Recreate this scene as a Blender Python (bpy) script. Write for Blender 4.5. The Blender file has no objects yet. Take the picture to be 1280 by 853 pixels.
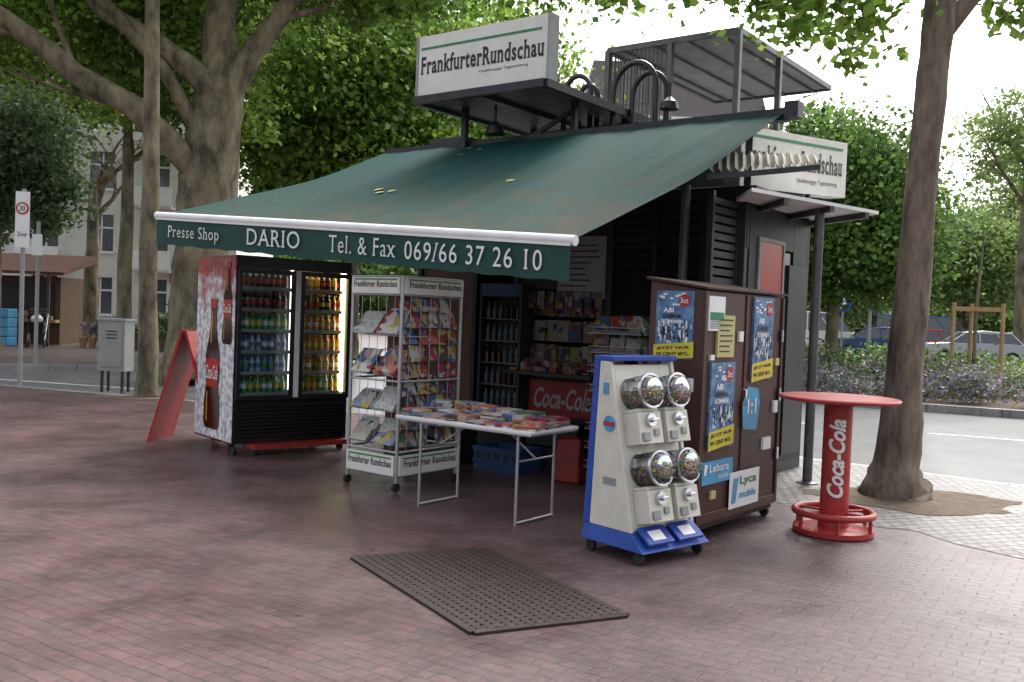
import bpy, bmesh, math, random
import numpy as np
from mathutils import Matrix, Vector
random.seed(4); rng=np.random.default_rng(7)
R=math.radians
scene=bpy.context.scene
col=scene.collection

# ---------------------------------------------------------------- materials
def mat(name,c,rough=.6,metal=0,emit=0,var=.18,scale=6,bump=0,c2=None,spec=.4,alpha=1,coord='Object',stretch=None,detail=5):
    m=bpy.data.materials.new(name); m.use_nodes=True
    nt=m.node_tree; N=nt.nodes; L=nt.links
    b=N['Principled BSDF']
    b.inputs['Roughness'].default_value=rough; b.inputs['Metallic'].default_value=metal
    b.inputs['Specular IOR Level'].default_value=spec
    tc=N.new('ShaderNodeTexCoord'); mp=N.new('ShaderNodeMapping')
    if stretch: mp.inputs['Scale'].default_value=stretch
    L.new(tc.outputs[coord],mp.inputs[0])
    no=N.new('ShaderNodeTexNoise'); no.inputs['Scale'].default_value=scale; no.inputs['Detail'].default_value=detail
    no.inputs['Roughness'].default_value=.65
    L.new(mp.outputs[0],no.inputs['Vector'])
    cr=N.new('ShaderNodeValToRGB')
    a=c2 if c2 else tuple(x*(1-var) for x in c)
    d=c if c2 else tuple(min(1,x*(1+var)) for x in c)
    cr.color_ramp.elements[0].position=.35; cr.color_ramp.elements[1].position=.65
    cr.color_ramp.elements[0].color=(*a,1); cr.color_ramp.elements[1].color=(*d,1)
    L.new(no.outputs[0],cr.inputs[0]); L.new(cr.outputs[0],b.inputs['Base Color'])
    if bump:
        bp=N.new('ShaderNodeBump'); bp.inputs['Strength'].default_value=bump; bp.inputs['Distance'].default_value=.02
        L.new(no.outputs[0],bp.inputs['Height']); L.new(bp.outputs[0],b.inputs['Normal'])
    if emit:
        L.new(cr.outputs[0],b.inputs['Emission Color']); b.inputs['Emission Strength'].default_value=emit
    return m

def island_mat(name,stops,rough=.55,print_scale=0,trans=0,spec=.3,dim=1):
    m=bpy.data.materials.new(name); m.use_nodes=True
    nt=m.node_tree; N=nt.nodes; L=nt.links; b=N['Principled BSDF']; out=N['Material Output']
    b.inputs['Roughness'].default_value=rough; b.inputs['Specular IOR Level'].default_value=spec
    g=N.new('ShaderNodeNewGeometry'); cr=N.new('ShaderNodeValToRGB')
    cr.color_ramp.interpolation='CONSTANT' if print_scale else 'LINEAR'
    els=cr.color_ramp.elements
    while len(els)<len(stops): els.new(.5)
    for i,s in enumerate(stops):
        els[i].position=i/len(stops) if print_scale else i/(len(stops)-1); els[i].color=(*s,1)
    L.new(g.outputs['Random Per Island'],cr.inputs[0]); last=cr.outputs[0]
    tc=N.new('ShaderNodeTexCoord')
    if print_scale:
        vo=N.new('ShaderNodeTexVoronoi'); vo.distance='CHEBYCHEV'; vo.inputs['Scale'].default_value=print_scale
        L.new(tc.outputs['Object'],vo.inputs['Vector'])
        sep=N.new('ShaderNodeSeparateColor'); L.new(vo.outputs['Color'],sep.inputs[0])
        c2=N.new('ShaderNodeValToRGB'); c2.color_ramp.interpolation='CONSTANT'
        e=c2.color_ramp.elements
        cols=[(.4,.38,.36),(.05,.05,.06),(.4,.27,.2),(.4,.3,.08),(.25,.04,.03),(.08,.12,.25)]
        while len(e)<len(cols): e.new(.5)
        for i,s in enumerate(cols): e[i].position=i/len(cols); e[i].color=(*s,1)
        L.new(sep.outputs[0],c2.inputs[0])
        mx=N.new('ShaderNodeMix'); mx.data_type='RGBA'
        gt=N.new('ShaderNodeMath'); gt.operation='GREATER_THAN'; gt.inputs[1].default_value=.5
        L.new(sep.outputs[1],gt.inputs[0]); L.new(gt.outputs[0],mx.inputs[0])
        L.new(last,mx.inputs[6]); L.new(c2.outputs[0],mx.inputs[7]); last=mx.outputs[2]
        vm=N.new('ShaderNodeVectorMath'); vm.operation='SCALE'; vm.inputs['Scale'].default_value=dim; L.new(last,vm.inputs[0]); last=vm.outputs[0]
    else:
        no=N.new('ShaderNodeTexNoise'); no.inputs['Scale'].default_value=.5; L.new(tc.outputs['Object'],no.inputs['Vector'])
        mr=N.new('ShaderNodeMapRange'); mr.inputs[1].default_value=.3; mr.inputs[2].default_value=.7; mr.inputs[3].default_value=.6; mr.inputs[4].default_value=1.35
        L.new(no.outputs[0],mr.inputs[0])
        vm=N.new('ShaderNodeVectorMath'); vm.operation='SCALE'; L.new(last,vm.inputs[0]); L.new(mr.outputs[0],vm.inputs['Scale']); last=vm.outputs[0]
    L.new(last,b.inputs['Base Color'])
    if trans:
        t=N.new('ShaderNodeBsdfTranslucent'); L.new(last,t.inputs[0]); ms=N.new('ShaderNodeMixShader'); ms.inputs[0].default_value=trans
        L.new(b.outputs[0],ms.inputs[1]); L.new(t.outputs[0],ms.inputs[2]); L.new(ms.outputs[0],out.inputs[0])
    return m

def brick_mat(name,c1,c2,mortar,bw,rh,rot=0,ms=.008,rough=.7,dirt=(.5,1.2),grey=None,off=.5,bump=.5,spec=.5):
    m=bpy.data.materials.new(name); m.use_nodes=True
    nt=m.node_tree; N=nt.nodes; L=nt.links; b=N['Principled BSDF']; b.inputs['Specular IOR Level'].default_value=spec
    tc=N.new('ShaderNodeTexCoord'); mp=N.new('ShaderNodeMapping'); mp.inputs['Rotation'].default_value=(0,0,R(rot))
    L.new(tc.outputs['Object'],mp.inputs[0])
    nw=N.new('ShaderNodeTexNoise'); nw.inputs['Scale'].default_value=5; L.new(tc.outputs['Object'],nw.inputs['Vector'])
    sub=N.new('ShaderNodeVectorMath'); sub.operation='MULTIPLY_ADD'; sub.inputs[1].default_value=(.03,.03,0)
    L.new(nw.outputs['Color'],sub.inputs[0]); L.new(mp.outputs[0],sub.inputs[2])
    br=N.new('ShaderNodeTexBrick'); br.offset=off
    br.inputs['Scale'].default_value=1; br.inputs['Brick Width'].default_value=bw; br.inputs['Row Height'].default_value=rh
    br.inputs['Mortar Size'].default_value=ms; br.inputs['Mortar Smooth'].default_value=.4
    br.inputs['Color1'].default_value=(*c1,1); br.inputs['Color2'].default_value=(*c2,1); br.inputs['Mortar'].default_value=(*mortar,1)
    L.new(sub.outputs[0],br.inputs['Vector'])
    last=br.outputs['Color']
    if grey:
        ng=N.new('ShaderNodeTexNoise'); ng.inputs['Scale'].default_value=.45; ng.inputs['Detail'].default_value=5; L.new(tc.outputs['Object'],ng.inputs['Vector'])
        sp=N.new('ShaderNodeSeparateXYZ'); L.new(tc.outputs['Object'],sp.inputs[0])
        ad=N.new('ShaderNodeMath'); ad.operation='MULTIPLY_ADD'; ad.inputs[1].default_value=.09; L.new(sp.outputs[0],ad.inputs[0]); L.new(ng.outputs[0],ad.inputs[2])
        mr=N.new('ShaderNodeMapRange'); mr.inputs[1].default_value=.38; mr.inputs[2].default_value=.8; L.new(ad.outputs[0],mr.inputs[0])
        mx=N.new('ShaderNodeMix'); mx.data_type='RGBA'; mx.inputs[7].default_value=(*grey,1)
        sc=N.new('ShaderNodeMath'); sc.operation='MULTIPLY'; sc.inputs[1].default_value=.7; L.new(mr.outputs[0],sc.inputs[0])
        L.new(sc.outputs[0],mx.inputs[0]); L.new(last,mx.inputs[6]); last=mx.outputs[2]
    for scl,lo,hi in ((.9,dirt[0],dirt[1]),(16,.65,1.3)):
        n2=N.new('ShaderNodeTexNoise'); n2.inputs['Scale'].default_value=scl; n2.inputs['Detail'].default_value=8; n2.inputs['Roughness'].default_value=.72
        L.new(tc.outputs['Object'],n2.inputs['Vector'])
        mr2=N.new('ShaderNodeMapRange'); mr2.inputs[1].default_value=.3; mr2.inputs[2].default_value=.7; mr2.inputs[3].default_value=lo; mr2.inputs[4].default_value=hi
        L.new(n2.outputs[0],mr2.inputs[0])
        vm=N.new('ShaderNodeVectorMath'); vm.operation='SCALE'; L.new(last,vm.inputs[0]); L.new(mr2.outputs[0],vm.inputs['Scale']); last=vm.outputs[0]
        if scl<2: nlow=n2
    L.new(last,b.inputs['Base Color'])
    mrr=N.new('ShaderNodeMapRange'); mrr.inputs[1].default_value=.35; mrr.inputs[2].default_value=.65; mrr.inputs[3].default_value=rough-.17; mrr.inputs[4].default_value=rough+.15
    L.new(nlow.outputs[0],mrr.inputs[0]); L.new(mrr.outputs[0],b.inputs['Roughness'])
    inv=N.new('ShaderNodeMath'); inv.operation='MULTIPLY_ADD'; inv.inputs[1].default_value=-1; L.new(br.outputs['Fac'],inv.inputs[0])
    hs=N.new('ShaderNodeMath'); hs.operation='MULTIPLY'; hs.inputs[1].default_value=.8; L.new(n2.outputs[0],hs.inputs[0]); L.new(hs.outputs[0],inv.inputs[2])
    bp=N.new('ShaderNodeBump'); bp.inputs['Strength'].default_value=bump; bp.inputs['Distance'].default_value=.012
    L.new(inv.outputs[0],bp.inputs['Height']); L.new(bp.outputs[0],b.inputs['Normal'])
    return m

M={}
M['pave']=brick_mat('brick_paving',(.105,.052,.05),(.075,.042,.042),(.045,.031,.03),.175,.088,rot=33,grey=(.088,.068,.067),rough=.46,ms=.006,bump=.5,dirt=(.6,1.35))
M['cobble']=brick_mat('cobbles',(.19,.175,.165),(.11,.10,.095),(.05,.05,.035),.12,.11,rot=-20,ms=.014,rough=.5,bump=1,dirt=(.6,1.2))
M['fpave']=brick_mat('far_paving',(.12,.08,.075),(.1,.07,.065),(.06,.045,.04),.3,.15,rot=10,rough=.5)
M['asphalt']=mat('asphalt',(.17,.17,.18),.3,scale=1.2,c2=(.11,.11,.115),bump=.12,detail=8,spec=.6)
M['ground']=mat('base_ground',(.09,.1,.05),.9,scale=.4,c2=(.06,.07,.035))
M['soil']=mat('soil',(.13,.09,.06),.95,scale=9,c2=(.065,.048,.03),bump=.9)
M['kerb']=brick_mat('kerb_stone',(.3,.29,.28),(.24,.23,.22),(.12,.12,.11),1.0,.6,ms=.01,rough=.6)
M['line']=mat('road_paint',(.6,.6,.58),.6,scale=8,c2=(.35,.35,.34))
M['grate']=mat('cast_iron',(.04,.031,.028),.45,.4,scale=14,c2=(.06,.04,.033),bump=.6)
M['bark']=mat('plane_bark',(.24,.2,.125),.9,scale=3.5,c2=(.05,.045,.03),bump=1,stretch=(1,1,.45),detail=9)
M['bark2']=mat('rough_bark',(.23,.18,.135),.95,scale=7,c2=(.07,.055,.045),bump=1,stretch=(1.2,1.2,.35),detail=9)
M['leafb']=island_mat('leaves_bright',[(.06,.12,.018),(.14,.25,.04),(.23,.36,.065),(.32,.45,.1)],trans=.5)
M['leafd']=island_mat('leaves_dark',[(.04,.085,.018),(.08,.15,.03),(.12,.22,.045),(.18,.29,.065)],trans=.45)
M['leafw']=island_mat('leaves_blueish',[(.05,.1,.045),(.1,.16,.075),(.15,.22,.1)],trans=.45)
M['leafl']=island_mat('leaves_light',[(.15,.23,.07),(.22,.31,.1),(.3,.39,.14)],trans=.5)
M['lav']=island_mat('lavender_leaf',[(.10,.15,.07),(.16,.22,.10),(.13,.18,.08),(.26,.2,.33),(.36,.28,.46),(.2,.24,.12)],trans=.2)
M['rose']=island_mat('rose_leaf',[(.08,.14,.05),(.14,.22,.07),(.18,.26,.09),(.2,.27,.12),(.2,.27,.12),(.55,.3,.36)],trans=.2)
magc=[(.4,.05,.04),(.45,.42,.38),(.42,.3,.06),(.05,.12,.28),(.35,.2,.18),(.07,.2,.09),(.5,.48,.45),(.3,.03,.08),(.07,.07,.08)]
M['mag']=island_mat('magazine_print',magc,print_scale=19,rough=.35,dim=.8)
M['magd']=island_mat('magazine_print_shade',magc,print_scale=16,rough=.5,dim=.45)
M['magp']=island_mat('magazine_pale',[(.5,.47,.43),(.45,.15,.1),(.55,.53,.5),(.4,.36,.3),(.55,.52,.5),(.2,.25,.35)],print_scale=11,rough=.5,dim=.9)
M['news']=mat('newsprint',(.5,.5,.47),.7,scale=40,c2=(.25,.25,.24))
M['valance']=mat('valance_fabric',(.007,.058,.048),.7,scale=3,c2=(.005,.042,.036))
M['white']=mat('white_paint',(.72,.72,.71),.45,var=.06,scale=4)
M['signw']=mat('sign_face',(.72,.71,.66),.4,scale=2.5,c2=(.62,.60,.54))
M['ltxt']=mat('letter_white',(.7,.71,.67),.6,var=.05)
M['blk']=mat('letter_black',(.012,.012,.012),.5)
M['sgreen']=mat('sign_green',(.02,.2,.08),.5)
M['steel']=mat('grey_steel',(.13,.135,.14),.5,.4,scale=5,c2=(.08,.08,.08))
M['dsteel']=mat('dark_steel',(.03,.031,.033),.5,.2,scale=6,c2=(.017,.017,.019))
M['dark']=mat('dark_panel',(.010,.010,.011),.55)
M['chrome']=mat('chrome',(.6,.6,.62),.25,.9,var=.1)
M['alu']=mat('aluminium_tube',(.45,.46,.48),.35,.7,var=.1)
M['black']=mat('black_plastic',(.012,.012,.013),.35)
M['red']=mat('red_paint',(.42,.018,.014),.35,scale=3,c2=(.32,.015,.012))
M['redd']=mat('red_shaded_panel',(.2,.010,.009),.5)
M['redsat']=mat('red_worn',(.40,.035,.03),.42,scale=9,c2=(.27,.022,.02))
M['redtop']=mat('red_faded_top',(.5,.13,.12),.3,scale=5,c2=(.4,.07,.065))
M['brown']=mat('brown_board',(.07,.028,.021),.45,scale=3,c2=(.042,.018,.014),stretch=(1,1,.15),detail=9)
M['dbrown']=mat('brown_felt',(.045,.025,.018),.9,scale=20,bump=.5)
M['wood']=mat('wood_panel',(.12,.06,.028),.6,scale=4,c2=(.07,.034,.017),stretch=(4,4,.4))
M['pine']=mat('pine_stake',(.42,.28,.14),.8,scale=6,c2=(.3,.19,.09),stretch=(5,5,.5))
M['blue']=mat('blue_plastic',(.02,.07,.35),.42,scale=5,c2=(.016,.05,.25))
M['cream']=mat('cream_plastic',(.64,.61,.54),.4,scale=7,c2=(.55,.52,.44))
M['pblue']=mat('poster_blue',(.14,.27,.43),.5,scale=12,c2=(.03,.07,.17))
M['lblue']=mat('poster_light_blue',(.06,.27,.46),.4)
M['yellow']=mat('poster_yellow',(.55,.46,.04),.5,var=.1)
M['pyel']=mat('paper_yellow',(.52,.48,.22),.6,scale=50,c2=(.38,.36,.14))
M['candy']=island_mat('candy',[(.6,.04,.03),(.7,.5,.05),(.05,.3,.1),(.1,.15,.5),(.7,.3,.35),(.75,.7,.6)],rough=.2)
M['warm']=mat('lamp_tube',(1,.8,.45),.5,emit=11,var=0)
M['cool']=mat('lamp_tube_cool',(.95,.95,.85),.5,emit=4,var=0)
M['inner']=mat('fridge_liner',(.35,.32,.26),.5)
M['cola']=mat('cola',(.03,.008,.004),.12,spec=.6)
M['amber']=mat('amber_drink',(.45,.2,.02),.15,spec=.6)
M['orange']=mat('orange_drink',(.65,.2,.02),.15,spec=.6)
M['greenb']=mat('green_bottle',(.02,.22,.05),.12,spec=.6)
M['blueb']=mat('blue_bottle',(.06,.13,.35),.12,spec=.6)
M['clearb']=mat('clear_bottle',(.35,.42,.46),.12,spec=.6)
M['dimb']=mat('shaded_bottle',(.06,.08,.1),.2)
M['yelb']=mat('yellow_label',(.6,.45,.05),.4)
M['kgrey']=mat('utility_grey',(.3,.31,.3),.6,scale=3,c2=(.23,.24,.23))
M['wall']=mat('render_wall',(.66,.65,.61),.9,scale=1,c2=(.58,.56,.51))
M['pink']=mat('sandstone_wall',(.5,.36,.3),.9,scale=1,c2=(.42,.3,.25))
M['roof']=mat('slate_roof',(.14,.12,.12),.8)
M['rroof']=mat('stall_roof',(.12,.05,.035),.8)
M['win']=mat('window_glass',(.06,.07,.08),.1,spec=.7)
M['tire']=mat('tyre',(.015,.015,.015),.8)
M['silver']=mat('car_silver',(.35,.36,.38),.3,.6,var=.03)
M['carred']=mat('car_red',(.36,.02,.03),.3,var=.03)
M['cardark']=mat('car_dark_blue',(.02,.04,.12),.25,var=.03)
M['vblue']=mat('van_blue',(.05,.18,.5),.35,var=.03)
M['corr']=mat('corrugated_beige',(.40,.38,.31),.7,scale=5,c2=(.28,.26,.2))
M['bluec']=mat('blue_crate',(.012,.04,.12),.5)
M['skin']=mat('cloth_white',(.6,.58,.55),.8)
m=bpy.data.materials.new('awning_fabric'); m.use_nodes=True; N=m.node_tree.nodes; L=m.node_tree.links; b=N['Principled BSDF']
b.inputs['Roughness'].default_value=.75; b.inputs['Specular IOR Level'].default_value=.2
tc=N.new('ShaderNodeTexCoord'); sp=N.new('ShaderNodeSeparateXYZ'); L.new(tc.outputs['Object'],sp.inputs[0])
mr=N.new('ShaderNodeMapRange'); mr.inputs[1].default_value=3.75; mr.inputs[2].default_value=2.3; mr.inputs[3].default_value=-.12; mr.inputs[4].default_value=.25; L.new(sp.outputs[2],mr.inputs[0])
no=N.new('ShaderNodeTexNoise'); no.inputs['Scale'].default_value=2.2; no.inputs['Detail'].default_value=10; no.inputs['Roughness'].default_value=.7; L.new(tc.outputs['Object'],no.inputs['Vector'])
ad=N.new('ShaderNodeMath'); L.new(mr.outputs[0],ad.inputs[0]); L.new(no.outputs[0],ad.inputs[1])
cr=N.new('ShaderNodeValToRGB'); e=cr.color_ramp.elements; e[0].position=.45; e[0].color=(.007,.052,.047,1); e[1].position=.85; e[1].color=(.05,.048,.028,1)
el=e.new(.64); el.color=(.014,.046,.036,1)
L.new(ad.outputs[0],cr.inputs[0])
n3=N.new('ShaderNodeTexNoise'); n3.inputs['Scale'].default_value=60; n3.inputs['Detail'].default_value=4; L.new(tc.outputs['Object'],n3.inputs['Vector'])
m3=N.new('ShaderNodeMapRange'); m3.inputs[1].default_value=.3; m3.inputs[2].default_value=.7; m3.inputs[3].default_value=.7; m3.inputs[4].default_value=1.25; L.new(n3.outputs[0],m3.inputs[0])
vm=N.new('ShaderNodeVectorMath'); vm.operation='SCALE'; L.new(cr.outputs[0],vm.inputs[0]); L.new(m3.outputs[0],vm.inputs['Scale']); L.new(vm.outputs[0],b.inputs['Base Color'])
M['green']=m
def glass(name):
    m=bpy.data.materials.new(name); m.use_nodes=True; nt=m.node_tree; N=nt.nodes; L=nt.links
    N.remove(N['Principled BSDF']); t=N.new('ShaderNodeBsdfTransparent'); t.inputs[0].default_value=(.9,.95,.95,1)
    g=N.new('ShaderNodeBsdfGlossy'); g.inputs['Roughness'].default_value=.05
    fr=N.new('ShaderNodeFresnel'); fr.inputs[0].default_value=1.45
    ms=N.new('ShaderNodeMixShader'); L.new(fr.outputs[0],ms.inputs[0]); L.new(t.outputs[0],ms.inputs[1]); L.new(g.outputs[0],ms.inputs[2]); L.new(ms.outputs[0],N['Material Output'].inputs[0])
    return m
M['glass']=glass('door_glass')

# ---------------------------------------------------------------- mesh builder
class MB:
    def __init__(s): s.v=[];s.f=[];s.m=[];s.sm=[];s.M=None
    def add(s,vs,fs,mi=0,smooth=False):
        o=len(s.v)
        for p in vs:
            p=Vector(p)
            if s.M is not None: p=s.M@p
            s.v.append(tuple(p))
        for f in fs: s.f.append([i+o for i in f]); s.m.append(mi); s.sm.append(smooth)
    def box(s,x0,y0,z0,x1,y1,z1,mi=0):
        s.add([(x0,y0,z0),(x1,y0,z0),(x1,y1,z0),(x0,y1,z0),(x0,y0,z1),(x1,y0,z1),(x1,y1,z1),(x0,y1,z1)],
              [(0,3,2,1),(4,5,6,7),(0,1,5,4),(1,2,6,5),(2,3,7,6),(3,0,4,7)],mi)
    def hexa(s,b,t,mi=0):
        s.add(list(b)+list(t),[(0,3,2,1),(4,5,6,7),(0,1,5,4),(1,2,6,5),(2,3,7,6),(3,0,4,7)],mi)
    def beam(s,p0,p1,w,h,mi=0):
        p0=Vector(p0);p1=Vector(p1);d=(p1-p0).normalized()
        up=Vector((0,0,1)) if abs(d.z)<.95 else Vector((0,1,0))
        a=d.cross(up).normalized()*w/2; c=a.cross(d).normalized()*h/2
        s.hexa([p0-a-c,p0+a-c,p0+a+c,p0-a+c],[p1-a-c,p1+a-c,p1+a+c,p1-a+c],mi)
    def tube(s,pts,rs,mi=0,seg=10,cap=True,lump=0):
        pts=[Vector(p) for p in pts]
        if not hasattr(rs,'__len__'): rs=[rs]*len(pts)
        vs=[];fs=[];prev=None
        for i,p in enumerate(pts):
            d=(pts[min(i+1,len(pts)-1)]-pts[max(i-1,0)]).normalized()
            if prev is None:
                up=Vector((0,0,1)) if abs(d.z)<.9 else Vector((0,1,0)); a=d.cross(up).normalized()
            else: a=(prev-d*prev.dot(d)).normalized()
            prev=a; c=d.cross(a)
            for k in range(seg):
                t=2*math.pi*k/seg; r=rs[i]*(1+lump*math.sin(3*t+i*.9)+lump*.6*math.sin(5*t-i))
                vs.append(p+a*math.cos(t)*r+c*math.sin(t)*r)
        for i in range(len(pts)-1):
            for k in range(seg):
                fs.append((i*seg+k,i*seg+(k+1)%seg,(i+1)*seg+(k+1)%seg,(i+1)*seg+k))
        s.add(vs,fs,mi,True)
        if cap:
            s.add(vs[:seg],[list(range(seg))[::-1]],mi); s.add(vs[-seg:],[list(range(seg))],mi)
    def lathe(s,o,prof,mis=0,seg=16):
        o=Vector(o);vs=[];n=len(prof)
        for r,z in prof:
            for k in range(seg):
                t=2*math.pi*k/seg; vs.append(o+Vector((r*math.cos(t),r*math.sin(t),z)))
        for i in range(n-1):
            mi=mis[i] if isinstance(mis,(list,tuple)) else mis
            s.add(vs[i*seg:(i+2)*seg],[(k,(k+1)%seg,seg+(k+1)%seg,seg+k) for k in range(seg)],mi,seg>8)
        l=mis[-1] if isinstance(mis,(list,tuple)) else mis
        s.add(vs[-seg:],[list(range(seg))],l)
    def poly(s,pts,mi=0): s.add(pts,[list(range(len(pts)))],mi)
    def prism(s,pts2,z0,z1,mi=0):
        n=len(pts2); vs=[(x,y,z0) for x,y in pts2]+[(x,y,z1) for x,y in pts2]
        s.add(vs,[list(range(n))[::-1]],mi); s.add(vs,[list(range(n,2*n))],mi)
        s.add(vs,[(i,(i+1)%n,n+(i+1)%n,n+i) for i in range(n)],mi)
    def obj(s,name,mats,parent=None,bevel=0):
        me=bpy.data.meshes.new(name); me.from_pydata(s.v,[],s.f)
        for m in mats: me.materials.append(M[m] if isinstance(m,str) else m)
        me.polygons.foreach_set('material_index',s.m); me.polygons.foreach_set('use_smooth',s.sm); me.update()
        ob=bpy.data.objects.new(name,me); col.objects.link(ob)
        if parent: ob.parent=parent
        if bevel:
            b=ob.modifiers.new('b','BEVEL'); b.width=bevel; b.segments=2; b.limit_method='ANGLE'; b.angle_limit=R(50)
        return ob
def frame(name,x=0,y=0,ang=0,z=0):
    e=bpy.data.objects.new(name,None); col.objects.link(e); e.location=(x,y,z); e.rotation_euler=(0,0,R(ang)); e.empty_display_size=.2
    return e
_tc={}
def tmesh(s,shear=0,bold=0,serif=0):
    k=(s,shear,bold,serif)
    if k in _tc: return _tc[k]
    c=bpy.data.curves.new('t','FONT'); c.body=s; c.shear=shear; c.offset=bold; c.resolution_u=4
    if serif: c.space_character=1.12
    o=bpy.data.objects.new('t',c); col.objects.link(o); bpy.context.view_layer.update()
    me=o.to_mesh(); vs=[tuple(v.co[:2]) for v in me.vertices]; fs=[list(p.vertices) for p in me.polygons]
    if serif:
        cnt={}
        for f in fs:
            for i in range(len(f)):
                kk=tuple(sorted((f[i],f[(i+1)%len(f)]))); cnt.setdefault(kk,[]).append(f)
        h=.045; ex=serif
        for (a,b_),ff in cnt.items():
            if len(ff)>1: continue
            (xa,ya),(xb,yb)=vs[a],vs[b_]
            if abs(ya-yb)>.004: continue
            w=abs(xa-xb)
            if w<.05 or w>.2: continue
            x0,x1=min(xa,xb),max(xa,xb); cy=sum(vs[i][1] for i in ff[0])/len(ff[0])
            if cy>ya and abs(ya)<.03: d=1
            elif cy<ya and ya>.42: d=-1
            else: continue
            for (p,q) in ((x0-ex,x0),(x1,x1+ex)):
                n=len(vs); vs+= [(p,ya),(q,ya),(q,ya+d*h*(1.4 if q==x0 else 1)),(p,ya+d*h*(1.4 if p==x1 else 1))]
                fs.append([n,n+1,n+2,n+3] if d>0 else [n+3,n+2,n+1,n])
    vs=np.array(vs); mn=vs.min(0); mx=vs.max(0); vs=(vs-mn)/(mx-mn+1e-9)
    o.to_mesh_clear(); bpy.data.objects.remove(o); bpy.data.curves.remove(c)
    _tc[k]=(vs,fs); return _tc[k]
def text(mb,s,o,xd,yd,mi,shear=0,bold=.01,serif=0):
    vs,fs=tmesh(s,shear,bold,serif); o=Vector(o);xd=Vector(xd);yd=Vector(yd)
    mb.add([o+xd*float(a)+yd*float(b) for a,b in vs],fs,mi)

def leafmesh(name,clumps,mt,size,parent,sub=50,spread=.2,flat=.35):
    P=[]
    for (cx,cy,cz,rx,ry,rz,n) in clumps:
        k=max(1,int(n/sub)); d=rng.normal(size=(k,3)); d/=np.linalg.norm(d,axis=1)[:,None]
        r=rng.random(k)**.45
        c=d*r[:,None]*np.array([rx,ry,rz])+np.array([cx,cy,cz])
        sd=spread*min(rx,ry,rz)*(.5+1.0*rng.random(k))
        pts=np.repeat(c,sub,axis=0)+rng.normal(size=(k*sub,3))*np.repeat(sd,sub)[:,None]*np.array([1.25,1.25,.7])
        P.append(pts)
    P=np.concatenate(P); P=P[P[:,2]>.03]; n=len(P)
    nr=rng.normal(size=(n,3)); nr[:,2]+=flat*3*rng.random(n); nr/=np.linalg.norm(nr,axis=1)[:,None]
    a=np.cross(nr,rng.normal(size=(n,3))); a/=np.linalg.norm(a,axis=1)[:,None]; b=np.cross(nr,a)
    s=size*(.6+.8*rng.random(n))[:,None]
    V=np.stack([P-a*s*.5,P-b*s*.38+a*s*.05+nr*s*.08,P+a*s*.55,P+b*s*.38+a*s*.05+nr*s*.08],1).reshape(-1,3).astype(np.float32)
    me=bpy.data.meshes.new(name); me.vertices.add(4*n); me.vertices.foreach_set('co',V.ravel())
    me.loops.add(4*n); me.loops.foreach_set('vertex_index',np.arange(4*n,dtype=np.int32))
    me.polygons.add(n); me.polygons.foreach_set('loop_start',np.arange(n,dtype=np.int32)*4)
    try: me.polygons.foreach_set('loop_total',np.full(n,4,dtype=np.int32))
    except Exception: pass
    me.update(calc_edges=True); me.validate(); me.materials.append(M[mt])
    o=bpy.data.objects.new(name,me); col.objects.link(o)
    if parent: o.parent=parent
    return o

# ---------------------------------------------------------------- ground
g=MB(); g.box(-400,-200,-.6,400,600,-.16); g.obj('ground',['ground'])
kerbline=[(-60,38.5),(-9,17.1),(-5,15.6),(0,14.2),(3.5,11.9),(5.5,10.3),(14,6),(40,-6),(60,-16)]
g=MB(); g.poly([(x,y,-.13) for x,y in [(-80,30),(-80,90),(90,90),(90,-40),(0,5)]]); g.obj('asphalt_road',['asphalt'])
def inset(line,d):
    out=[]
    for i,p in enumerate(line):
        a=Vector(line[max(i-1,0)]);b=Vector(line[min(i+1,len(line)-1)]);t=(b-a).normalized(); n=Vector((t.y,-t.x))
        out.append(tuple(Vector(p)+n*d))
    return out
kin=inset(kerbline,.15)
g=MB(); g.prism([(-60,-40),(60,-40),*kin[::-1]],-.15,0); g.obj('brick_pavement',['pave'])
g=MB()
for i in range(len(kerbline)-1):
    a,b=kerbline[i],kerbline[i+1];c,d=kin[i+1],kin[i]
    g.hexa([(*d,-.15),(*c,-.15),(*b,-.15),(*a,-.15)],[(*d,.006),(*c,.006),(*b,.006),(*a,.006)])
g.obj('kerb',['kerb'],bevel=.012)
g=MB(); k2=inset(kerbline,.16)
g.poly([(x,y,.004) for x,y in [(2.35,9.3),(2.55,8.55),(2.8,8.3),(3.09,7.77),(3.35,7.7),(3.5,7.25),(3.79,6.87),(4.3,6.6),(6.5,4.6),(12,1.2),(14,k2[6][1]-.1),k2[5],k2[4],(2.9,10.6)]])
g.obj('cobblestone_strip',['cobble'])
g=MB()
pts=[]
for k in range(40):
    t=2*math.pi*k/40; r=1+.12*math.sin(3*t)+.08*math.sin(7*t+1)+.04*math.sin(13*t); pts.append((3.95+.95*r*math.cos(t),9.05+.62*r*math.sin(t),.008))
g.poly(pts)
g.poly([(-6.2+.75*math.cos(2*math.pi*k/26),16.0+.5*math.sin(2*math.pi*k/26),.004) for k in range(26)]); g.obj('soil_patch',['soil'])
fp=[(-70,14),(-12,22.0),(-8.2,24.2),(-6,28),(-5,50),(-5,88),(-80,88)]
g=MB(); g.prism(fp,-.15,0); g.obj('far_pavement',['fpave'])
g=MB()
for a,b in zip(fp[:4],fp[1:5]): g.beam((*a,-.07),(*b,-.07),.16,.17)
g.obj('far_kerb',['kerb'])
g=MB(); g.beam((-40,28.2,-.125),(-7,18.6,-.125),.16,.004); g.obj('road_marking',['line'])
md=[(5,22.3),(11,19.6),(30,11.2),(42,18),(30,27),(5,31)]
g=MB(); g.prism(md,-.15,.02); g.obj('planted_median',['soil'])
g=MB()
for a,b in zip(md[:3],md[1:4]): g.beam((*a,-.06),(*b,-.06),.2,.2)
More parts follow.
